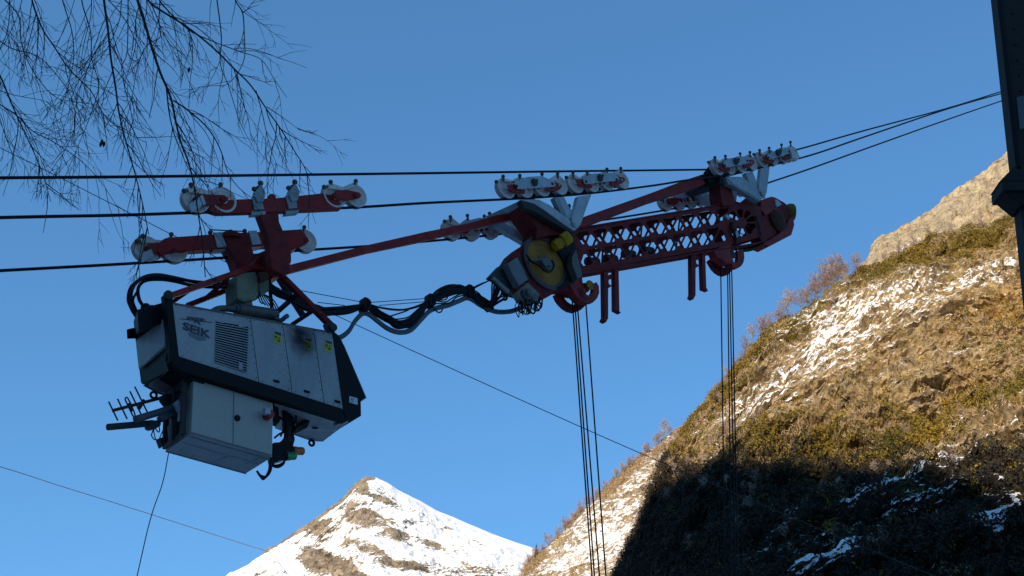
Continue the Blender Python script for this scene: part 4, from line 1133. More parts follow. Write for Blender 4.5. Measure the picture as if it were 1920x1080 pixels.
def sheet(name, V, m, attrs=None, label=None, smooth=False):
    nr, nc = V.shape[:2]
    me = bpy.data.meshes.new(name)
    i = np.arange(nr * nc).reshape(nr, nc)
    f = np.stack([i[:-1, :-1], i[:-1, 1:], i[1:, 1:], i[1:, :-1]], -1).reshape(-1, 4)
    me.vertices.add(nr * nc); me.vertices.foreach_set('co', V.reshape(-1).astype(np.float32))
    me.loops.add(f.size); me.loops.foreach_set('vertex_index', f.reshape(-1).astype(np.int32))
    me.polygons.add(len(f)); me.polygons.foreach_set('loop_start', (np.arange(len(f)) * 4).astype(np.int32))
    me.polygons.foreach_set('use_smooth', np.full(len(f), smooth))
    me.update(calc_edges=True)
    for k, a in (attrs or {}).items():
        at_ = me.attributes.new(k, 'FLOAT', 'POINT'); at_.data.foreach_set('value', a.reshape(-1).astype(np.float32))
    me.materials.append(m)
    o = bpy.data.objects.new(name, me); col.objects.link(o)
    tag(o, label, None, None, 'structure')
    return o

def normals(V):
    du = np.gradient(V, axis=1); dv = np.gradient(V, axis=0)
    n = np.cross(du, dv); n /= (np.linalg.norm(n, axis=2, keepdims=True) + 1e-9)
    n[n[..., 2] < 0] *= -1
    return n
def sstep(x, a, b):
    t = np.clip((x - a) / (b - a), 0, 1); return t * t * (3 - 2 * t)

# ------------------------------------------------------------------ sun
SUN_EL = math.radians(25.0); SUN_AZ = math.radians(180 + 28)   # clockwise from the view direction (+Y): behind, a little to the left
SUN = np.array([math.sin(SUN_AZ) * math.cos(SUN_EL), math.cos(SUN_AZ) * math.cos(SUN_EL), math.sin(SUN_EL)])

# ------------------------------------------------------------------ slope materials
def slope_mat(name, rock_a, rock_b, rock_c, snow_bias, grass=(.10, .075, .02), sc=1.0, snoise=2.0, bmp=.9, dk=.5, nsc=.42):
    m = bpy.data.materials.new(name); N, Lk = nodes(m)
    b = N['Principled BSDF']; b.inputs['Roughness'].default_value = .9; b.inputs['Specular IOR Level'].default_value = .1
    tc = N.new('ShaderNodeTexCoord')
    def noise_(scale, detail=8, rough=.6, sxyz=None, dist=0):
        src = tc.outputs['Object']
        if sxyz:
            mp_ = N.new('ShaderNodeMapping'); mp_.inputs['Scale'].default_value = sxyz[0]; mp_.inputs['Rotation'].default_value = sxyz[1]
            Lk.new(src, mp_.inputs['Vector']); src = mp_.outputs['Vector']
        n = N.new('ShaderNodeTexNoise'); n.inputs['Scale'].default_value = scale * sc; n.inputs['Detail'].default_value = detail
        n.inputs['Roughness'].default_value = rough; n.inputs['Distortion'].default_value = dist
        Lk.new(src, n.inputs['Vector']); return n.outputs['Fac']
    def ramp(v, p0, p1, c0=(0, 0, 0), c1=(1, 1, 1)):
        r = N.new('ShaderNodeValToRGB'); r.color_ramp.elements[0].position = p0; r.color_ramp.elements[1].position = p1
        r.color_ramp.elements[0].color = (*c0, 1); r.color_ramp.elements[1].color = (*c1, 1)
        Lk.new(v, r.inputs['Fac']); return r.outputs['Color']
    def mix(f, a, b_, mode='MIX'):
        x = N.new('ShaderNodeMix'); x.data_type = 'RGBA'; x.blend_type = mode
        if isinstance(f, float): x.inputs['Factor'].default_value = f
        else: Lk.new(f, x.inputs['Factor'])
        for v, k in ((a, 'A'), (b_, 'B')):
            if isinstance(v, tuple): x.inputs[k].default_value = (*v, 1)
            else: Lk.new(v, x.inputs[k])
        return x.outputs['Result']
    def math_(op, a, b_):
        x = N.new('ShaderNodeMath'); x.operation = op
        for i, v in enumerate((a, b_)):
            if isinstance(v, (int, float)): x.inputs[i].default_value = v
            else: Lk.new(v, x.inputs[i])
        return x.outputs[0]
    def attr(k):
        a = N.new('ShaderNodeAttribute'); a.attribute_name = k; return a.outputs['Fac']
    tilt = (0, math.radians(-22), 0)
    base = mix(ramp(noise_(.035, 6), .38, .62), rock_a, rock_b)
    base = mix(ramp(noise_(.22, 9, .7), .45, .6), base, rock_c)
    base = mix(math_('MULTIPLY', attr('orange'), ramp(noise_(.12, 6), .4, .55)), base, (.50, .27, .075))
    # vertical cracks and tilted strata
    crack = ramp(noise_(.5, 7, .65, ((1, 1, .22), (0, 0, 0)), 1.2), .30, .44, (.30, .24, .19), (1, 1, 1))
    base = mix(.75, base, crack, 'MULTIPLY')
    strata = ramp(noise_(.25, 8, .7, ((.35, .35, 2.6), tilt), .6), .30, .46, (.42, .34, .27), (1, 1, 1))
    base = mix(.7, base, strata, 'MULTIPLY')
    # dark speckles painted in as small shadows on the rock, and a fine grain
    base = mix(math_('MULTIPLY', ramp(noise_(.16, 9, .75, None, .8), .50, .60), dk), base, (.13, .09, .06))
    base = mix(.65, base, ramp(noise_(1.3, 6, .75), .34, .54, (.32, .27, .22), (1, 1, 1)), 'MULTIPLY')
    # grass, moss and dead bracken
    g = mix(ramp(noise_(.3, 6), .4, .6), grass, (.30, .19, .05))
    g = mix(ramp(noise_(1.6, 5), .4, .65), g, (.10, .075, .025))
    gm = math_('ADD', attr('veg'), math_('MULTIPLY', math_('SUBTRACT', noise_(.45, 7, .7), .5), 1.6))
    base = mix(ramp(gm, .42, .58), base, g)
    base = mix(attr('painted_shade'), base, mix(ramp(noise_(.5, 8, .7), .4, .62), (.018, .016, .012), (.075, .06, .042)))  # shade at the hill's foot deepened in the colour itself
    # snow where the ground lies flat enough and the patch noise allows
    geo = N.new('ShaderNodeNewGeometry')
    sep = N.new('ShaderNodeSeparateXYZ'); Lk.new(geo.outputs['Normal'], sep.inputs[0])
    sn = math_('ADD', attr('snow'), math_('MULTIPLY', math_('SUBTRACT', noise_(nsc, 9, .72, ((.55, .55, 1.9), tilt), .6), .5), snoise))
    sn = math_('ADD', sn, math_('MULTIPLY', math_('SUBTRACT', sep.outputs['Z'], .62), .9))
    sn = math_('ADD', sn, snow_bias)
    snf = ramp(sn, .485, .52)
    bare = N.new('ShaderNodeMath'); bare.operation = 'SUBTRACT'; bare.inputs[0].default_value = 1; Lk.new(snf, bare.inputs[1])
    colr = mix(snf, base, (.93, .90, .86))
    Lk.new(colr, b.inputs['Base Color'])
    h = math_('ADD', math_('MULTIPLY', noise_(.6, 10, .7), 1.0), math_('MULTIPLY', crack_h(N, Lk, crack), .35))
    h = math_('ADD', h, math_('MULTIPLY', snf, .12))
    h = math_('MULTIPLY', h, math_('ADD', math_('MULTIPLY', bare.outputs[0], .85), .15))
    bp = N.new('ShaderNodeBump'); bp.inputs['Strength'].default_value = bmp; bp.inputs['Distance'].default_value = 1.6 / sc
    Lk.new(h, bp.inputs['Height']); Lk.new(bp.outputs['Normal'], b.inputs['Normal'])
    return m
def crack_h(N, Lk, c):
    x = N.new('ShaderNodeRGBToBW'); Lk.new(c, x.inputs[0]); return x.outputs[0]

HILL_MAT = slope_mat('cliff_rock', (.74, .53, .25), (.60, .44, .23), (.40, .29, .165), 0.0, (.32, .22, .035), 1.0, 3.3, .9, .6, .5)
FAR_MAT = slope_mat('upper_rock', (.76, .58, .34), (.66, .51, .31), (.48, .37, .24), 0.0, (.30, .20, .07), .6, 2.4)
BACK_MAT = slope_mat('snowy_slope_rock', (.64, .46, .23), (.55, .40, .22), (.38, .28, .16), 0.0, (.24, .16, .05), .8, 2.6)
PEAK_MAT = slope_mat('snow_peak', (.52, .40, .26), (.44, .34, .23), (.26, .2, .15), 0.0, (.3, .22, .12), .16, 2.0, .7, .85, .5)

# ------------------------------------------------------------------ near hill (right)
hs = sil([(-400, 2600), (700, 1900), (900, 1560), (1040, 1330), (1100, 1200), (1150, 1085), (1190, 1000), (1222, 910), (1245, 852), (1300, 788), (1345, 735), (1385, 692), (1440, 632), (1500, 590), (1560, 547), (1600, 520), (1650, 492), (1700, 470), (1780, 445), (1860, 428), (1920, 405), (2050, 360), (2300, 300), (2900, 250)])
def hill_base(A, t):
    e = np.maximum(hs(A), .01)
    rc = 430 + 60 * sstep(A, .25, .03) 
    r0 = 150 + 120 * sstep(A, .22, .03)
    r = r0 + (rc - r0) * t
    Zc = rc * e
    z = Zc * np.where(t < 1, t ** 1.08, 1 - (t - 1) * .75)
    return np.stack([np.sin(A) * r, np.cos(A) * r, z + 1.7 * (t > 0)], -1), r
A1 = np.linspace(az_el(960, 1080)[0], az_el(2250, 400)[0], 760)
T1 = np.concatenate([np.linspace(0, .2, 14)[:-1], np.linspace(.2, 1.0, 560), np.linspace(1.0, 1.5, 40)[1:]])
AA, TT = np.meshgrid(A1, T1)
V0, RR = hill_base(AA, TT)
rad = np.stack([np.sin(AA), np.cos(AA), np.zeros_like(AA)], -1)
big = fbm(V0 / 70.0, 3)
led = fbm(np.stack([V0[..., 0] * .012, V0[..., 1] * .012, V0[..., 2] * .06], -1) + 5, 4)
fine = fbm(V0 / 9.0, 4, True, .55)
vert = fbm(np.stack([V0[..., 0] / 10, V0[..., 1] / 10, V0[..., 2] / 60], -1) + 9, 4, True)
fade = sstep(TT, .0, .12) * (1 - .75 * sstep(TT, .93, 1.0))
disp = (big * 9 + led * 7 + vert * 2.6) * fade
X0, Y0 = pix(V0.reshape(-1, 3)); X0 = X0.reshape(AA.shape); Y0 = Y0.reshape(AA.shape)
crag = sstep(fbm(V0 / 45 + 31, 3), -.1, .35)
V1 = V0 - rad * disp[..., None] + rad * 0
V1[..., 2] += (fine * 1.3 * (.4 + crag) + fbm(V0 / 3.2, 3) * .7) * (.25 + .75 * fade) + np.where(TT >= .93, fbm(V0 / 6 + 2, 3) * 1.6, 0)
Lc = V0[..., 0] * .966 - V0[..., 1] * .26; th = math.radians(20)
Ps = Lc * math.cos(th) + V0[..., 2] * math.sin(th); Qs = -Lc * math.sin(th) + V0[..., 2] * math.cos(th)
Qs = Qs + 4 * fbm(V0 / 30 + 3, 3)
slab = fbm(np.stack([Ps / 16, Qs / 3.2, RR / 40], -1) + 4.4, 4, True, .55)
saw = (Qs / 5.5 + 1.2 * fbm(np.stack([Ps / 25, Qs / 25, RR / 25], -1), 3)) % 1.0
V1 = V1 - rad * ((slab * 1.5 + (saw - .5) * 2.2 * crag) * fade)[..., None]
V1 = V1 - rad * (fine * 1.6 * fade * (.4 + crag))[..., None]
# masks in terms of where belts of snow, scrub and bare cliff lie on the hillside
def blob(x, y, cx, cy, rx, ry, ang=0):
    c, s = math.cos(math.radians(ang)), math.sin(math.radians(ang))
    dx = x - cx; dy = y - cy
    u = (dx * c + dy * s) / rx; v = (-dx * s + dy * c) / ry
    return np.exp(-(u * u + v * v))
snow = .12 - .16 * sstep(Y0, 850, 910) + 1.0 * (.7 * blob(X0, Y0, 1700, 560, 150, 36, -10) + .65 * blob(X0, Y0, 1880, 525, 90, 35, -12) + .5 * blob(X0, Y0, 1540, 660, 110, 45, -35) + .55 * blob(X0, Y0, 1430, 745, 90, 35, -40) \
    + .45 * blob(X0, Y0, 1620, 610, 120, 45, -20) + .5 * blob(X0, Y0, 1900, 820, 60, 40, -30) + .3 * blob(X0, Y0, 1780, 850, 60, 25, -15) + .38 * blob(X0, Y0, 1650, 960, 260, 80, -20) + .5 * blob(X0, Y0, 1880, 980, 80, 50, -40) \
    + .3 * blob(X0, Y0, 1560, 1060, 80, 30, -10) + .2 * blob(X0, Y0, 1700, 700, 200, 100) + .22 * blob(X0, Y0, 1330, 850, 60, 60) + .5 * blob(X0, Y0, 1550, 600, 70, 18, -22))
spots = sstep(fbm(np.stack([Ps / 13, Qs / 3.6, RR / 60], -1) + 61.3, 4), .12, .42)
region = .25 + 1.0 * np.clip(blob(X0, Y0, 1700, 560, 170, 45, -10) + blob(X0, Y0, 1880, 525, 100, 40, -12) + blob(X0, Y0, 1530, 660, 130, 50, -35) + blob(X0, Y0, 1430, 745, 110, 40, -40), 0, 1) \
    + .75 * blob(X0, Y0, 1640, 950, 190, 70, -15) + .9 * blob(X0, Y0, 1890, 980, 70, 60, -40) + .8 * blob(X0, Y0, 1560, 1060, 110, 40) + .8 * blob(X0, Y0, 1880, 830, 90, 40, -20)
snow = snow - .10 + .62 * spots * np.clip(region, 0, 1.15)
hy = np.interp(X0, [1150, 1222, 1245, 1300, 1345, 1385, 1440, 1500, 1560, 1600, 1650, 1700, 1780, 1860, 1920, 2100], [1085, 910, 852, 788, 735, 692, 632, 590, 547, 520, 492, 470, 445, 428, 405, 360])
dcrest = Y0 - hy
veg = -.14 + .75 * sstep(dcrest, 75, 20) * sstep(X0, 1240, 1300) + .75 * blob(X0, Y0, 1800, 800, 230, 42, -8) + .6 * blob(X0, Y0, 1480, 850, 150, 35) + .5 * blob(X0, Y0, 1700, 900, 400, 50) + .4 * blob(X0, Y0, 1500, 600, 60, 25, -35) \
    + .35 * blob(X0, Y0, 1580, 690, 40, 25) + .3 * sstep(Y0, 840, 920) + .25 * blob(X0, Y0, 1880, 700, 60, 60)
cliff = blob(X0, Y0, 1690, 670, 110, 70, -15)
veg = veg - .3 * cliff
orange = blob(X0, Y0, 1880, 600, 75, 35, -25) + .7 * blob(X0, Y0, 1830, 735, 40, 30) + .45 * blob(X0, Y0, 1780, 640, 60, 25) + .5 * blob(X0, Y0, 1660, 670, 25, 60)
HILL = sheet('hillside', V1, HILL_MAT, {'snow': snow, 'veg': veg, 'orange': np.clip(orange, 0, 1), 'painted_shade': .95 * sstep(Y0 - 34 * sstep(X0, 1460, 1260) + 26 * fbm(V0 / 22 + 55, 3), 842, 890)}, 'steep rocky hillside at right, sunlit above and in deep shade below')

# ------------------------------------------------------------------ rocky shoulder behind the hill
ms = sil([(1000, 1400), (1300, 900), (1450, 640), (1540, 570), (1585, 540), (1605, 515), (1622, 488), (1640, 452), (1662, 437), (1700, 424), (1722, 408), (1742, 398), (1780, 366), (1810, 350), (1840, 330), (1865, 308), (1892, 290), (1940, 255), (2050, 190), (2300, 120)])
def shoulder(silf, a0, a1, n, r0, rc, tt, amp, seed, calm=None):
    A, T = np.meshgrid(np.linspace(a0, a1, n), tt)
    r = r0 + (rc - r0) * T
    z = rc * np.maximum(silf(A), .01) * np.where(T < 1, T ** 1.05, 1 - (T - 1) * .8)
    V = np.stack([np.sin(A) * r, np.cos(A) * r, z], -1)
    rd = np.stack([np.sin(A), np.cos(A), np.zeros_like(A)], -1)
    f = sstep(T, 0, .15) * (1 - .62 * sstep(T, .92, 1.0))
    if calm is not None:
        x, y = pix(V.reshape(-1, 3)); f = f * (1 - .85 * calm(x, y).reshape(A.shape))
    V = V - rd * ((fbm(V / (amp * 9) + seed, 4) * amp * 1.0 + fbm(V / (amp * 1.5) + seed, 4, True) * amp * .22) * f)[..., None]
    V[..., 2] += fbm(V / (amp * .9) + seed * 2, 4, True) * amp * .17 * (f if calm is not None else .5 + .5 * f)
    x, y = pix(V.reshape(-1, 3))
    return V, x.reshape(A.shape), y.reshape(A.shape), A, T
TB = np.concatenate([np.linspace(0, .45, 20)[:-1], np.linspace(.45, 1, 300), np.linspace(1, 1.4, 20)[1:]])
V2, X2, Y2, A2, T2 = shoulder(ms, az_el(1480, 700)[0], az_el(2250, 300)[0], 420, 600, 900, TB, 20, 3.3)
sn2 = .05 + .5 * blob(X2, Y2, 1720, 460, 60, 16, -35) + .5 * blob(X2, Y2, 1885, 375, 25, 16, -20) + .35 * blob(X2, Y2, 1670, 480, 40, 10, -40) + .2 * blob(X2, Y2, 1800, 420, 120, 40, -30)
sheet('rocky_shoulder', V2, FAR_MAT, {'snow': sn2, 'veg': np.full(X2.shape, -.15) + .35 * blob(X2, Y2, 1820, 450, 120, 30), 'orange': np.zeros_like(X2)}, 'higher sunlit tan rock shoulder above the hillside')

# ------------------------------------------------------------------ snowy slope left of the hill
bs = sil([(300, 1900), (700, 1500), (900, 1150), (965, 1082), (1000, 1050), (1050, 1003), (1100, 955), (1150, 908), (1200, 862), (1250, 820), (1300, 785), (1400, 740), (1600, 700)])
V3, X3, Y3, A3, T3 = shoulder(bs, az_el(850, 1080)[0], az_el(1420, 900)[0], 340, 520, 780, TB, 14, 8.1)
sn3 = .46 + .45 * blob(X3, Y3, 1150, 1000, 60, 60, -40) + .45 * blob(X3, Y3, 1080, 1040, 80, 30, -40) + .3 * blob(X3, Y3, 1200, 920, 50, 30, -40) 
vg3 = -.2 + .5 * sstep(Y3 - np.interp(X3, [965, 1000, 1050, 1100, 1150, 1200, 1250], [1082, 1050, 1003, 955, 908, 862, 820]), 30, 5)
sheet('snowy_slope', V3, BACK_MAT, {'snow': sn3, 'veg': vg3, 'orange': np.zeros_like(X3)}, 'sunlit slope with snow patches left of the shaded hill')

# ------------------------------------------------------------------ snowy peak
ps = sil([(100, 1420), (300, 1180), (420, 1082), (470, 1056), (500, 1030), (522, 1020), (545, 1003), (575, 986), (600, 966), (622, 950), (642, 935), (660, 913), (672, 903), (688, 894), (706, 896), (725, 905), (745, 918), (790, 940), (820, 957), (850, 969), (885, 984), (920, 999), (960, 1014), (1000, 1027), (1040, 1046), (1120, 1090), (1300, 1200), (1500, 1300)])
TP = np.concatenate([np.linspace(0, .6, 20)[:-1], np.linspace(.6, 1, 330), np.linspace(1, 1.35, 20)[1:]])
V4, X4, Y4, A4, T4 = shoulder(ps, az_el(250, 1080)[0], az_el(1300, 1080)[0], 560, 1500, 2600, TP, 55, 1.2, lambda x, y: sstep(x - np.interp(y, [895, 950, 1000, 1080], [705, 780, 900, 1010]), -40, 30))
py = np.interp(X4, [420, 470, 500, 545, 575, 600, 642, 672, 688, 706, 745, 790, 850, 920, 1000], [1082, 1056, 1030, 1003, 986, 966, 935, 903, 894, 896, 918, 940, 969, 999, 1027])
d4 = Y4 - py
rk = .62 * .9 * sstep(d4, 10, 1) * sstep(X4, 720, 690) * sstep(X4, 470, 520) + .66 * blob(X4, Y4, 683, 966, 36, 19, 28) * (.85 + .9 * fbm(V4 / 70 + 9, 4)) + .5 * blob(X4, Y4, 600, 990, 26, 13, -20) + .5 * blob(X4, Y4, 740, 1000, 25, 10, 30) + .48 * blob(X4, Y4, 812, 1022, 48, 7, 14) * (.6 + fbm(V4 / 60 + 3, 3)) \
    + .9 * blob(X4, Y4, 590, 1050, 26, 18, 30) + .8 * blob(X4, Y4, 640, 1066, 45, 16, 25) + .5 * blob(X4, Y4, 760, 1060, 60, 8, 5) + .55 * blob(X4, Y4, 715, 935, 30, 6, 20) + .5 * blob(X4, Y4, 680, 910, 14, 16) + .35 * blob(X4, Y4, 690, 1030, 50, 12, 20) + .3 * blob(X4, Y4, 900, 1070, 60, 10)
sheet('snowy_peak', V4, PEAK_MAT, {'snow': 1.1 - rk * 2.2 + .9 * sstep(X4 - np.interp(Y4, [895, 950, 1000, 1080], [705, 780, 900, 1010]), -10, 40), 'veg': np.full(X4.shape, -.6), 'orange': np.zeros_like(X4)}, 'pointed snow covered peak with bare rock ribs on its left side')

# ------------------------------------------------------------------ ground and an unseen ridge behind the viewer, its crest shaped to throw the valley's shade
gm_ = mat('snowy_valley_ground', (.62, .62, .63), .9, dirt=.5, dirt_col=(.12, .10, .07), scale=.08, bump=.3)
gx = np.linspace(-9000, 9000, 41); GX, GY = np.meshgrid(gx, gx)
sheet('ground', np.stack([GX, GY, np.zeros_like(GX)], -1), gm_, None, 'valley floor')

hd = np.array([SUN[0], SUN[1]]); hd /= np.linalg.norm(hd); sd = np.array([hd[1], -hd[0]])
RDIST = 520.0
bound = [(1130, 1150), (1180, 1010), (1222, 935), (1250, 893), (1300, 878), (1360, 860), (1430, 850), (1500, 844), (1600, 852), (1700, 872), (1800, 892), (1920, 925), (2050, 950)]
prof = []
tt = np.linspace(.02, 1.0, 500)
for x, y in bound:
    a, e = az_el(x, y)
    P, r_ = hill_base(np.full(500, a), tt)
    el = (P[:, 2] - 1.7) / r_
    i = int(np.argmax(el >= e)) if (el >= e).any() else 499
    p = P[i]; dist = RDIST - p[:2] @ hd
    prof.append((p[:2] @ sd, p[2] + dist * math.tan(SUN_EL)))
prof.sort()
ss = np.array([p[0] for p in prof]); zz_ = np.array([p[1] for p in prof])
print('ridge profile', [(round(a), round(b)) for a, b in prof])
sx = np.linspace(-900, 900, 200); dx = np.linspace(-320, 900, 60)
SX, DX = np.meshgrid(sx, dx)
RH = np.interp(SX, ss, zz_)
RH = np.where(SX < ss[0], zz_[0] - (ss[0] - SX) * .12, RH); RH = np.where(SX > ss[-1], zz_[-1] + (SX - ss[-1]) * -.1, RH)
RH = np.maximum(RH, 120)
hgt = RH * np.where(DX < 0, 1 + DX / 320, 1 - DX / 1000)
Vr = np.stack([hd[0] * (RDIST + DX) + sd[0] * SX, hd[1] * (RDIST + DX) + sd[1] * SX, hgt], -1)
Vr[..., 2] += fbm(Vr / 60, 4) * 9 * sstep(DX, -320, -200) * (np.abs(DX) > 12)
sheet('shadow_ridge', Vr, mat('dark_wooded_slope', (.05, .045, .035), .95, dirt=.6, scale=.05), None, 'unseen ridge behind the viewer, shaped to shade the valley')

# ------------------------------------------------------------------ light
w = bpy.data.worlds.new('World'); scn.world = w; w.use_nodes = True
WN, WLk = w.node_tree.nodes, w.node_tree.links
sky = WN.new('ShaderNodeTexSky'); sky.sky_type = 'NISHITA'; sky.sun_disc = False
sky.sun_elevation = SUN_EL; sky.sun_rotation = SUN_AZ
sky.altitude = 1400; sky.air_density = 1.0; sky.dust_density = .1; sky.ozone_density = 1.6
tint = WN.new('ShaderNodeMix'); tint.data_type = 'RGBA'; tint.blend_type = 'MULTIPLY'; tint.inputs['Factor'].default_value = 1
tint.inputs['B'].default_value = (.68, 1.43, 2.16, 1)
gam = WN.new('ShaderNodeGamma'); gam.inputs['Gamma'].default_value = .6; WLk.new(sky.outputs['Color'], gam.inputs['Color'])
WLk.new(gam.outputs['Color'], tint.inputs['A']); WLk.new(tint.outputs['Result'], WN['Background'].inputs['Color']); WN['Background'].inputs['Strength'].default_value = .15
sl = bpy.data.lights.new('sun', 'SUN'); sl.energy = 5.0; sl.angle = math.radians(.5); sl.color = (1.0, .86, .66)
so_ = bpy.data.objects.new('sun', sl); col.objects.link(so_)
so_.rotation_euler = Vector(-SUN).to_track_quat('-Z', 'Y').to_euler()
scn.view_settings.view_transform = 'Standard'; scn.view_settings.look = 'None'; scn.view_settings.exposure = 0; scn.view_settings.gamma = 1
scn.render.resolution_x = 1024; scn.render.resolution_y = 576
# ------------------------------------------------------------------ overhanging bare birch (its trunk stands left of the view)
RB = random.Random(21)
TR = empty('birch_tree', (-7.2, 8.0, 0))
tag(TR, 'bare birch whose dark drooping twigs hang into the upper left corner', 'tree')
def limb_r(pxw, d): return pxw * .54 / FPX * d
def twig(mb, x, y, ang, ln, d, w, depth, dd):
    n = max(3, int(ln / 14)); pts = []; rs = []
    cx, cy, a = x, y, ang
    pos = []
    for i in range(n + 1):
        pts.append(at(cx, cy, d)); rs.append(limb_r(w * (1 - .55 * i / n), d)); pos.append((cx, cy, a, d))
        st = ln / n
        cx += math.cos(a) * st; cy += math.sin(a) * st; d += dd * st / 100
        a += RB.uniform(-.16, .16) + .06 * math.cos(a)       # droops towards straight down
    mb.tube(pts, rs, 4, cap=False)
    if depth <= 0:
        return
    for i in range(1, n):
        if RB.random() < (.42 if depth > 1 else .4):
            px_, py_, pa, pd = pos[i]; sgn = RB.choice((-1, 1))
            l2 = RB.uniform(.25, .6) * ln * (1 - .5 * i / n) if depth > 1 else RB.uniform(5, 26)
            twig(mb, px_, py_, pa + sgn * RB.uniform(.3, .7), l2, pd, max(.9, w * .62), depth - 1, RB.uniform(-.6, .6))
mains = [
    ([(193, -40), (195, 0), (203, 60), (208, 110), (217, 165), (222, 205), (232, 250), (246, 300), (257, 340), (268, 385), (279, 440)], 4.6, 8.0),
    ([(250, -40), (258, 0), (272, 45), (285, 90), (300, 135), (313, 165), (322, 190), (330, 230), (340, 270), (352, 300), (360, 330), (366, 360), (373, 410), (380, 455), (385, 520)], 5.6, 7.6),
    ([(312, 165), (317, 210), (326, 250), (340, 285), (356, 320), (392, 350)], 3.0, 7.6),
    ([(325, 188), (350, 205), (380, 230), (400, 255), (415, 285), (428, 325), (448, 352), (470, 370)], 3.2, 7.7),
    ([(262, -40), (277, 0), (310, 25), (350, 50), (400, 90), (440, 130), (470, 160), (500, 205), (525, 240), (550, 280), (570, 312), (582, 342)], 4.2, 7.9),
    ([(288, -30), (300, 2), (330, 35), (360, 60), (400, 78), (450, 97), (490, 112), (515, 150), (538, 183)], 2.8, 8.3),
    ([(480, 170), (490, 205), (500, 250), (510, 285), (521, 314)], 2.0, 8.0),
    ([(500, 200), (530, 220), (563, 245)], 1.8, 8.0),
    ([(55, -30), (62, 8), (80, 55), (100, 85), (130, 130), (170, 170), (195, 215), (230, 245), (275, 268)], 3.4, 8.4),
    ([(-10, 125), (4, 150), (20, 190), (40, 235), (62, 282), (80, 325), (95, 378)], 3.6, 8.2),
    ([(-10, 190), (30, 215), (60, 245), (100, 266), (150, 300), (190, 342), (222, 392)], 2.4, 8.5),
    ([(436, -30), (442, 2), (455, 25), (458, 70), (458, 110), (440, 145), (415, 165)], 2.8, 8.1),
    ([(455, 24), (468, 15), (486, 9)], 1.8, 8.1),
    ([(402, -30), (407, 2), (415, 70), (413, 120), (428, 160), (445, 215), (455, 240), (478, 282)], 2.6, 8.2),
    ([(240, -30), (240, 30), (238, 100), (228, 130), (240, 190), (255, 240)], 2.2, 8.4),
    ([(300, 0), (298, 40), (300, 70), (275, 85), (258, 125), (246, 190), (235, 230), (225, 260)], 2.2, 8.3),
    ([(110, -30), (120, 10), (135, 60), (138, 110), (128, 160), (112, 230)], 2.4, 8.6),
    ([(0, -10), (35, 30), (40, 80), (60, 130), (95, 175), (130, 200), (165, 260)], 2.4, 8.7),
    ([(-20, 60), (20, 90), (70, 105), (110, 145), (135, 185), (140, 240), (118, 290), (110, 335)], 2.2, 8.8),
    ([(150, -30), (155, 10), (170, 60), (172, 110), (185, 160), (170, 215), (150, 265), (118, 340)], 2.4, 8.6),
]
for k in range(5):
    x = RB.uniform(-40, 330); y = -30
    a = math.radians(RB.uniform(62, 112)); p = [(x, y)]
    for i in range(RB.randint(5, 11)):
        x += math.cos(a) * 32; y += math.sin(a) * 32; a += RB.uniform(-.25, .25); p.append((x, y))
    mains.append((p, RB.uniform(1.5, 2.2), RB.uniform(7.4, 9.2)))
for k in range(5):
    x = -30; y = RB.uniform(-20, 250)
    a = math.radians(RB.uniform(20, 75)); p = [(x, y)]
    for i in range(RB.randint(4, 8)):
        x += math.cos(a) * 30; y += math.sin(a) * 30; a += RB.uniform(-.15, .3); p.append((x, y))
    mains.append((p, RB.uniform(1.4, 2.0), RB.uniform(7.8, 9.2)))
tops = []
for j, (p, wd, d) in enumerate(mains):
    mb = MB()
    dd = RB.uniform(-.25, .25)
    P = [at(x, y, d + dd * i / len(p)) for i, (x, y) in enumerate(p)]
    SPn = smooth_path(P, 4); n = len(SPn)
    mb.tube(SPn, [limb_r(wd * (1 - .68 * i / (n - 1)), d) for i in range(n)], 5, cap=False)
    if p[0][1] <= 0 or p[0][0] < 0: tops.append((P[0], wd, d, p[0]))
    tot = 0
    for i in range(len(p) - 1):
        (x0, y0), (x1, y1) = p[i], p[i + 1]
        ln = math.hypot(x1 - x0, y1 - y0); a = math.atan2(y1 - y0, x1 - x0)
        k = max(1, int(ln / (15 if j < 20 else 20)))
        for q in range(k):
            if RB.random() < (.72 if x0 < 330 else .55):
                t = RB.random(); fr_ = (i + t) / len(p)
                twig(mb, x0 + (x1 - x0) * t, y0 + (y1 - y0) * t, a + RB.choice((-1, 1)) * RB.uniform(.25, .65), RB.uniform(40, 190) * (1.1 - .6 * fr_), d + dd * fr_, max(1.2, min(1.9, wd * .5)), 2, RB.uniform(-.8, .8))
    # a few buds and catkins
    o = mb.build('branch', M['bark'], TR)
mb = MB()
for (x, y) in ((355, 127), (192, 262), (196, 266), (190, 266)):
    q = at(x, y, 8.0); mb.tube([q, q - CZ * .02, q - CZ * .045], [.006, .012, .004], 6)
mb.build('seed_catkins', M['bark'], TR)
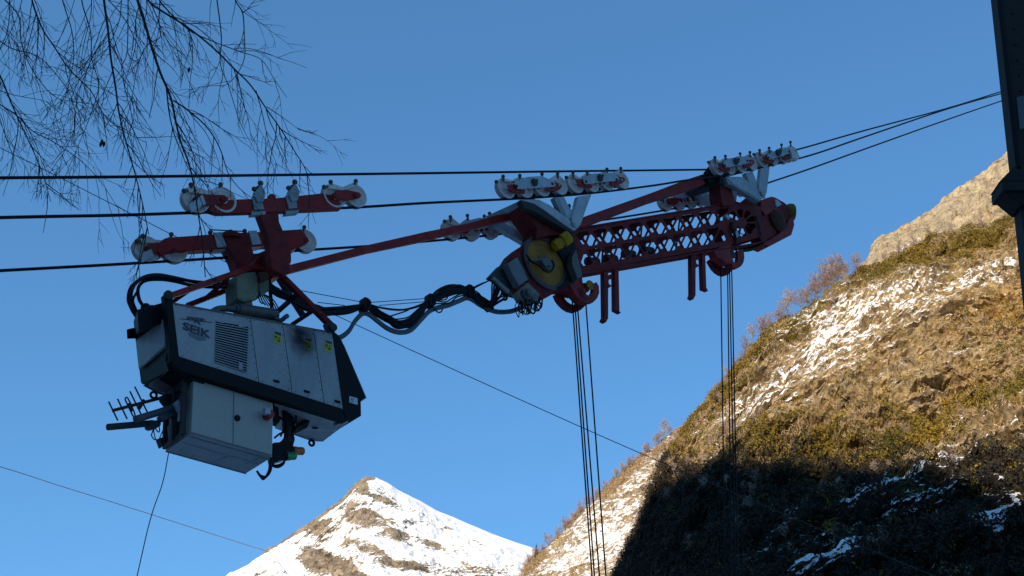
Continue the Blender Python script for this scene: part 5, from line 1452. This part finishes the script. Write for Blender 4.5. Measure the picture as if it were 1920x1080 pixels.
# trunk and the limbs that arch over to the hanging branches, above and left of the picture
trunk = [np.array(p) for p in ((-7.2, 8.0, -.2), (-7.1, 8.0, 2.5), (-7.15, 8.1, 5.5), (-6.9, 8.2, 8.5), (-6.7, 8.2, 11.0), (-6.5, 8.3, 13.5), (-6.4, 8.3, 16))]
mb = MB(); mb.tube(smooth_path(trunk, 5), [.24 - .2 * i / 30 for i in range(31)], 14); mb.build('trunk', M['bark'], TR, smooth=True)
for (q, wd, d, p0) in tops:
    if p0[1] <= 0:
        s_ = np.array([-6.85 + RB.uniform(-.1, .2), 8.2, RB.uniform(9.0, 11.5)])
        mid = at(p0[0] * .6 - 150, -420 + RB.uniform(-60, 60), d); mid2 = at(p0[0] - 12, -190, d)
        pts = [s_, mid, mid2, q]
    else:
        s_ = np.array([-6.95, 8.2, RB.uniform(7.5, 9)]); pts = [s_, at(-200, p0[1] - 130, d), q]
    P = smooth_path(pts, 6); n = len(P); r1 = limb_r(wd, d)
    mb = MB(); mb.tube(P, [max(r1, .05 * (1 - i / (n - 1)) + r1) for i in range(n)], 6); mb.build('limb', M['bark'], TR, smooth=True)

# ------------------------------------------------------------------ trees on the slopes
bare_m = [mat('bare_crown_twigs', (.50, .34, .25), .9, dirt=.3, scale=1, bump=0), mat('pale_bare_twigs', (.6, .46, .36), .9, dirt=.2, scale=1, bump=0)]
trunk_m = mat('pale_tree_trunk', (.30, .24, .20), .9, dirt=.4, scale=1, bump=0)
needle_m = mat('spruce_needles', (.03, .045, .02), .9, dirt=.4, scale=1, bump=0)
def bare_tree(name, h, seed, mi):
    R = random.Random(seed); root = empty(name, (0, 0, 0))
    mb = MB(); top = np.array([R.uniform(-.06, .06) * h, R.uniform(-.06, .06) * h, h * .8])
    mb.tube([np.zeros(3) - CZ * 1, top * .5 + np.array([R.uniform(-.2, .2), 0, 0]), top], [h * .017, h * .012, h * .004], 5)
    mb.build('trunk', trunk_m, root)
    mb = MB()
    for i in range(20):
        t = R.uniform(.2, 1); b = top * t; an = R.uniform(0, 6.28); up = R.uniform(.5, 1.3); L = h * R.uniform(.22, .42) * (1.15 - .6 * t)
        d = np.array([math.cos(an), math.sin(an), up]); d /= np.linalg.norm(d); e = b + d * L
        mb.tube([b, (b + e) / 2 + CZ * L * .05, e], [h * .006, h * .0045, h * .003], 3, cap=False)
        for j in range(9):
            f = b + (e - b) * R.uniform(.25, 1); g = np.array([R.gauss(0, 1), R.gauss(0, 1), R.gauss(.8, .6)]); g /= np.linalg.norm(g)
            q = f + g * L * R.uniform(.2, .5)
            mb.tube([f, q], [h * .0035, h * .002], 3, cap=False)
            for k in range(3):
                g2 = g + np.array([R.gauss(0, .6), R.gauss(0, .6), R.gauss(.2, .5)]); f2 = f + (q - f) * R.uniform(.4, 1)
                mb.tube([f2, f2 + g2 / np.linalg.norm(g2) * L * R.uniform(.12, .28)], [h * .0026, h * .0016], 3, cap=False)
    mb.build('crown', bare_m[mi], root)
    return root
def spruce(h, seed):
    R = random.Random(seed); root = empty('spruce_tree', (0, 0, 0))
    mb = MB(); mb.tube([-CZ, CZ * h], [h * .02, h * .004], 6); mb.build('trunk', trunk_m, root)
    mb = MB()
    for i in range(150):
        t = R.random() ** .8; z = h * (.08 + .9 * t); an = R.uniform(0, 6.28); L = h * .2 * (1.05 - t) * R.uniform(.5, 1.15)
        a = np.array([math.cos(an), math.sin(an), -.35]); s_ = np.array([-math.sin(an), math.cos(an), 0])
        b = CZ * z; e = b + a * L
        w_ = L * .28 + .1
        mb.add([b + s_ * w_ * .3, b - s_ * w_ * .3, (b + e) / 2 - s_ * w_, e, (b + e) / 2 + s_ * w_], [(0, 1, 2, 3, 4)])
        mb.add([b, (b + e) / 2 - CZ * w_ * 1.1, e], [(0, 1, 2)])
    mb.build('crown', needle_m, root)
    return root
def dup(root, loc, rz, sc, label, group):
    r = root.copy(); col.objects.link(r); r.location = loc; r.rotation_euler = (0, 0, rz); r.scale = (sc, sc, sc)
    tag(r, label, 'tree', group)
    for ch in root.children:
        c = ch.copy(); col.objects.link(c); c.parent = r
    return r
protos = [bare_tree('bare_tree', 10, 1, 0), bare_tree('bare_tree', 10, 2, 0), bare_tree('bare_tree', 10, 3, 1), bare_tree('bare_tree', 10, 4, 0)]
used = [False] * 4
def put(kind, loc, sc, label, group):
    rz = RB.uniform(0, 6.28)
    if not used[kind]:
        used[kind] = True; o = protos[kind]; o.location = loc; o.rotation_euler = (0, 0, rz); o.scale = (sc, sc, sc); tag(o, label, 'tree', group)
    else:
        dup(protos[kind], loc, rz, sc, label, group)
def crest_point(V, X, row, x):
    c = int(np.argmin(np.abs(X[row] - x))); return V[row, c]
rowc = int(np.argmin(np.abs(T1 - .985)))
rowb = int(np.argmin(np.abs(TB - .985)))
G1 = ('bare brownish tree on the skyline edge of the right hillside', 'bare trees along the skyline edge of the hillside')
hts = [(1166, 30), (1172, 24), (1180, 34), (1188, 28), (1195, 32), (1202, 26), (1210, 30), (1216, 24), (1224, 30), (1232, 22), (1242, 26), (1258, 24), (1330, 22), (1345, 26), (1362, 30), (1378, 34), (1395, 40), (1404, 46), (1416, 50), (1428, 54), (1436, 50), (1448, 46), (1462, 42), (1470, 50), (1482, 56), (1494, 62), (1506, 58), (1517, 52), (1528, 50), (1538, 56), (1548, 62), (1556, 66), (1566, 74), (1576, 78), (1586, 72), (1594, 62), (1604, 50), (1660, 30), (1690, 34), (1715, 38), (1740, 30), (1790, 34), (1840, 32)]
for x, hp in hts:
    p = crest_point(V1, X0, rowc, x + RB.uniform(-4, 4)); d = (p - CAM) @ FW
    put(RB.randrange(4), p - CZ * .6, hp / FPX * d / 10 * 1.0 / math.cos(.45) * RB.uniform(.85, 1.1), *G1)
G2 = ('small bare tree along the upper edge of the snowy slope', 'bare trees along the edge of the snowy slope')
for k in range(46):
    x = 985 + k * 6.0 + RB.uniform(-4, 4)
    p = crest_point(V3, X3, rowb, x); d = (p - CAM) @ FW
    put(RB.randrange(4), p - CZ * .5, RB.uniform(16, 34) / FPX * d / 10 * (1.5 if k == 44 else 1), *G2)
G3 = ('leafless tree rooted among the rocks of the hillside', 'leafless trees scattered over the hillside')
cand = np.argwhere((TT > .2) & (TT < .95) & (X0 > 1250) & (X0 < 1900) & (Y0 > 560) & (Y0 < 1060) & (veg > .12))
for k in range(70):
    i, j = cand[RB.randrange(len(cand))]
    p = V1[i, j]; d = (p - CAM) @ FW
    put(RB.choice((0, 1, 3, 2)), p - CZ * .5, RB.uniform(20, 46) / FPX * d / 10, *G3)
sp = spruce(10, 5); p = crest_point(V3, X3, rowb, 1006); d = (p - CAM) @ FW
sp.location = p - CZ * .6; sp.scale = [34 / FPX * d / 10] * 3; tag(sp, 'lone dark spruce standing where the peak meets the snowy slope', 'tree')

# ------------------------------------------------------------------ scrub: one mass nobody could count
def scrub(name, V, W, n, quads, rad_, q0, q1, m, label, upward=0.0, seed=1, thin=1.0):
    g = np.random.default_rng(seed)
    idx = g.choice(W.size, n, p=(W / W.sum()).reshape(-1))
    C = V.reshape(-1, 3)[idx]
    sc = g.uniform(.5, 1.25, n)
    N_ = n * quads
    o = g.normal(size=(N_, 3)); o /= np.linalg.norm(o, axis=1)[:, None]; o *= (g.random(N_) ** .4)[:, None]
    S_ = np.repeat(sc * (np.ones(n) if thin >= 1 else 1), quads)[:, None]
    P = np.repeat(C, quads, 0) + o * np.array([1, 1, .8]) * rad_ * S_ + np.array([0, 0, rad_ * .4]) * S_
    a = g.normal(size=(N_, 3)); a[:, 2] += upward; a /= np.linalg.norm(a, axis=1)[:, None]
    b = np.cross(a, g.normal(size=(N_, 3))); b /= np.linalg.norm(b, axis=1)[:, None]
    s_ = g.uniform(q0, q1, N_)[:, None] * S_
    Q = np.stack([P - a * s_ - b * s_ * .35 * thin, P + b * s_ * .6 * thin, P + a * s_ * 1.1, P - b * s_ * .55 * thin], 1).reshape(-1, 3)
    me = bpy.data.meshes.new(name)
    me.vertices.add(len(Q)); me.vertices.foreach_set('co', Q.reshape(-1).astype(np.float32))
    me.loops.add(len(Q)); me.loops.foreach_set('vertex_index', np.arange(len(Q), dtype=np.int32))
    me.polygons.add(N_); me.polygons.foreach_set('loop_start', (np.arange(N_) * 4).astype(np.int32))
    me.update(calc_edges=True); me.materials.append(m)
    ob = bpy.data.objects.new(name, me); col.objects.link(ob); tag(ob, label, None, None, 'stuff')
evergreen = mat('olive_scrub_leaves', (.16, .125, .018), .9, dirt=1.0, dirt_col=(.42, .26, .03), scale=.07, bump=0)
bracken = mat('brown_brush_twigs', (.6, .42, .22), .9, dirt=.7, dirt_col=(.32, .2, .1), scale=.2, bump=0)
pn = sstep(fbm(V0 / 14 + 77, 3), -.35, .35)
inview = ((X0 > 1100) & (X0 < 1960) & (Y0 < 1120) & (TT < 1.02)).astype(float)
scrub('scrub', V1, inview * (.05 + sstep(veg, .0, .5)) * pn * (1 - .9 * sstep(snow, .15, .4)) * (1 - .9 * sstep(Y0, 845, 885)) + 1e-9, 6500, 36, 1.7, .17, .40, evergreen, 'olive green scrub covering parts of the hillside', 0, 2)
pn2 = sstep(fbm(V0 / 18 + 177, 3), -.3, .4)
scrub('brush', V1, inview * (.10 + .9 * sstep(veg, -.15, .4)) * pn2 * (1 - .85 * sstep(snow, .05, .4)) * (1 - .95 * sstep(Y0, 845, 885)) * (1 - .8 * cliff) + 1e-9, 2400, 26, 1.5, .35, .9, bracken, 'brown leafless brush covering parts of the hillside', .9, 3, .22)
shade_scrub_m = mat('shade_scrub_leaves', (.035, .03, .02), .95, dirt=.6, dirt_col=(.075, .054, .034), scale=.15, bump=0)  # near-black leaves that darken the shaded foot of the hill by colour
scrub('shade_scrub', V1, inview * sstep(Y0 - 34 * sstep(X0, 1460, 1260) + 22 * fbm(V0 / 20 + 9, 3), 822, 880) * (.25 + pn) * (1 - .95 * sstep(snow, .1, .4)) + 1e-9, 6500, 30, 2.0, .2, .5, shade_scrub_m, 'near-black scrub added to deepen the shade at the foot of the hillside', .4, 8)
in3 = ((X3 > 930) & (X3 < 1330) & (Y3 < 1120) & (T3 < 1.02)).astype(float)
scrub('slope_brush', V3, in3 * (.05 + sstep(vg3, -.1, .3)) * sstep(fbm(V3 / 20, 2), -.3, .3) + 1e-9, 2600, 22, 2.2, .5, 1.3, bracken, 'brown brush along the edge of the snowy slope', .9, 4, .22)
in2 = ((X2 > 1550) & (X2 < 1960) & (T2 < 1.01)).astype(float)
scrub('shoulder_brush', V2, in2 * sstep(fbm(V2 / 40, 3), 0, .4) * sstep(Y2, 380, 470) + 1e-9, 1800, 18, 2.2, .5, 1.3, bracken, 'brown brush on the upper rock shoulder', .9, 5, .25)
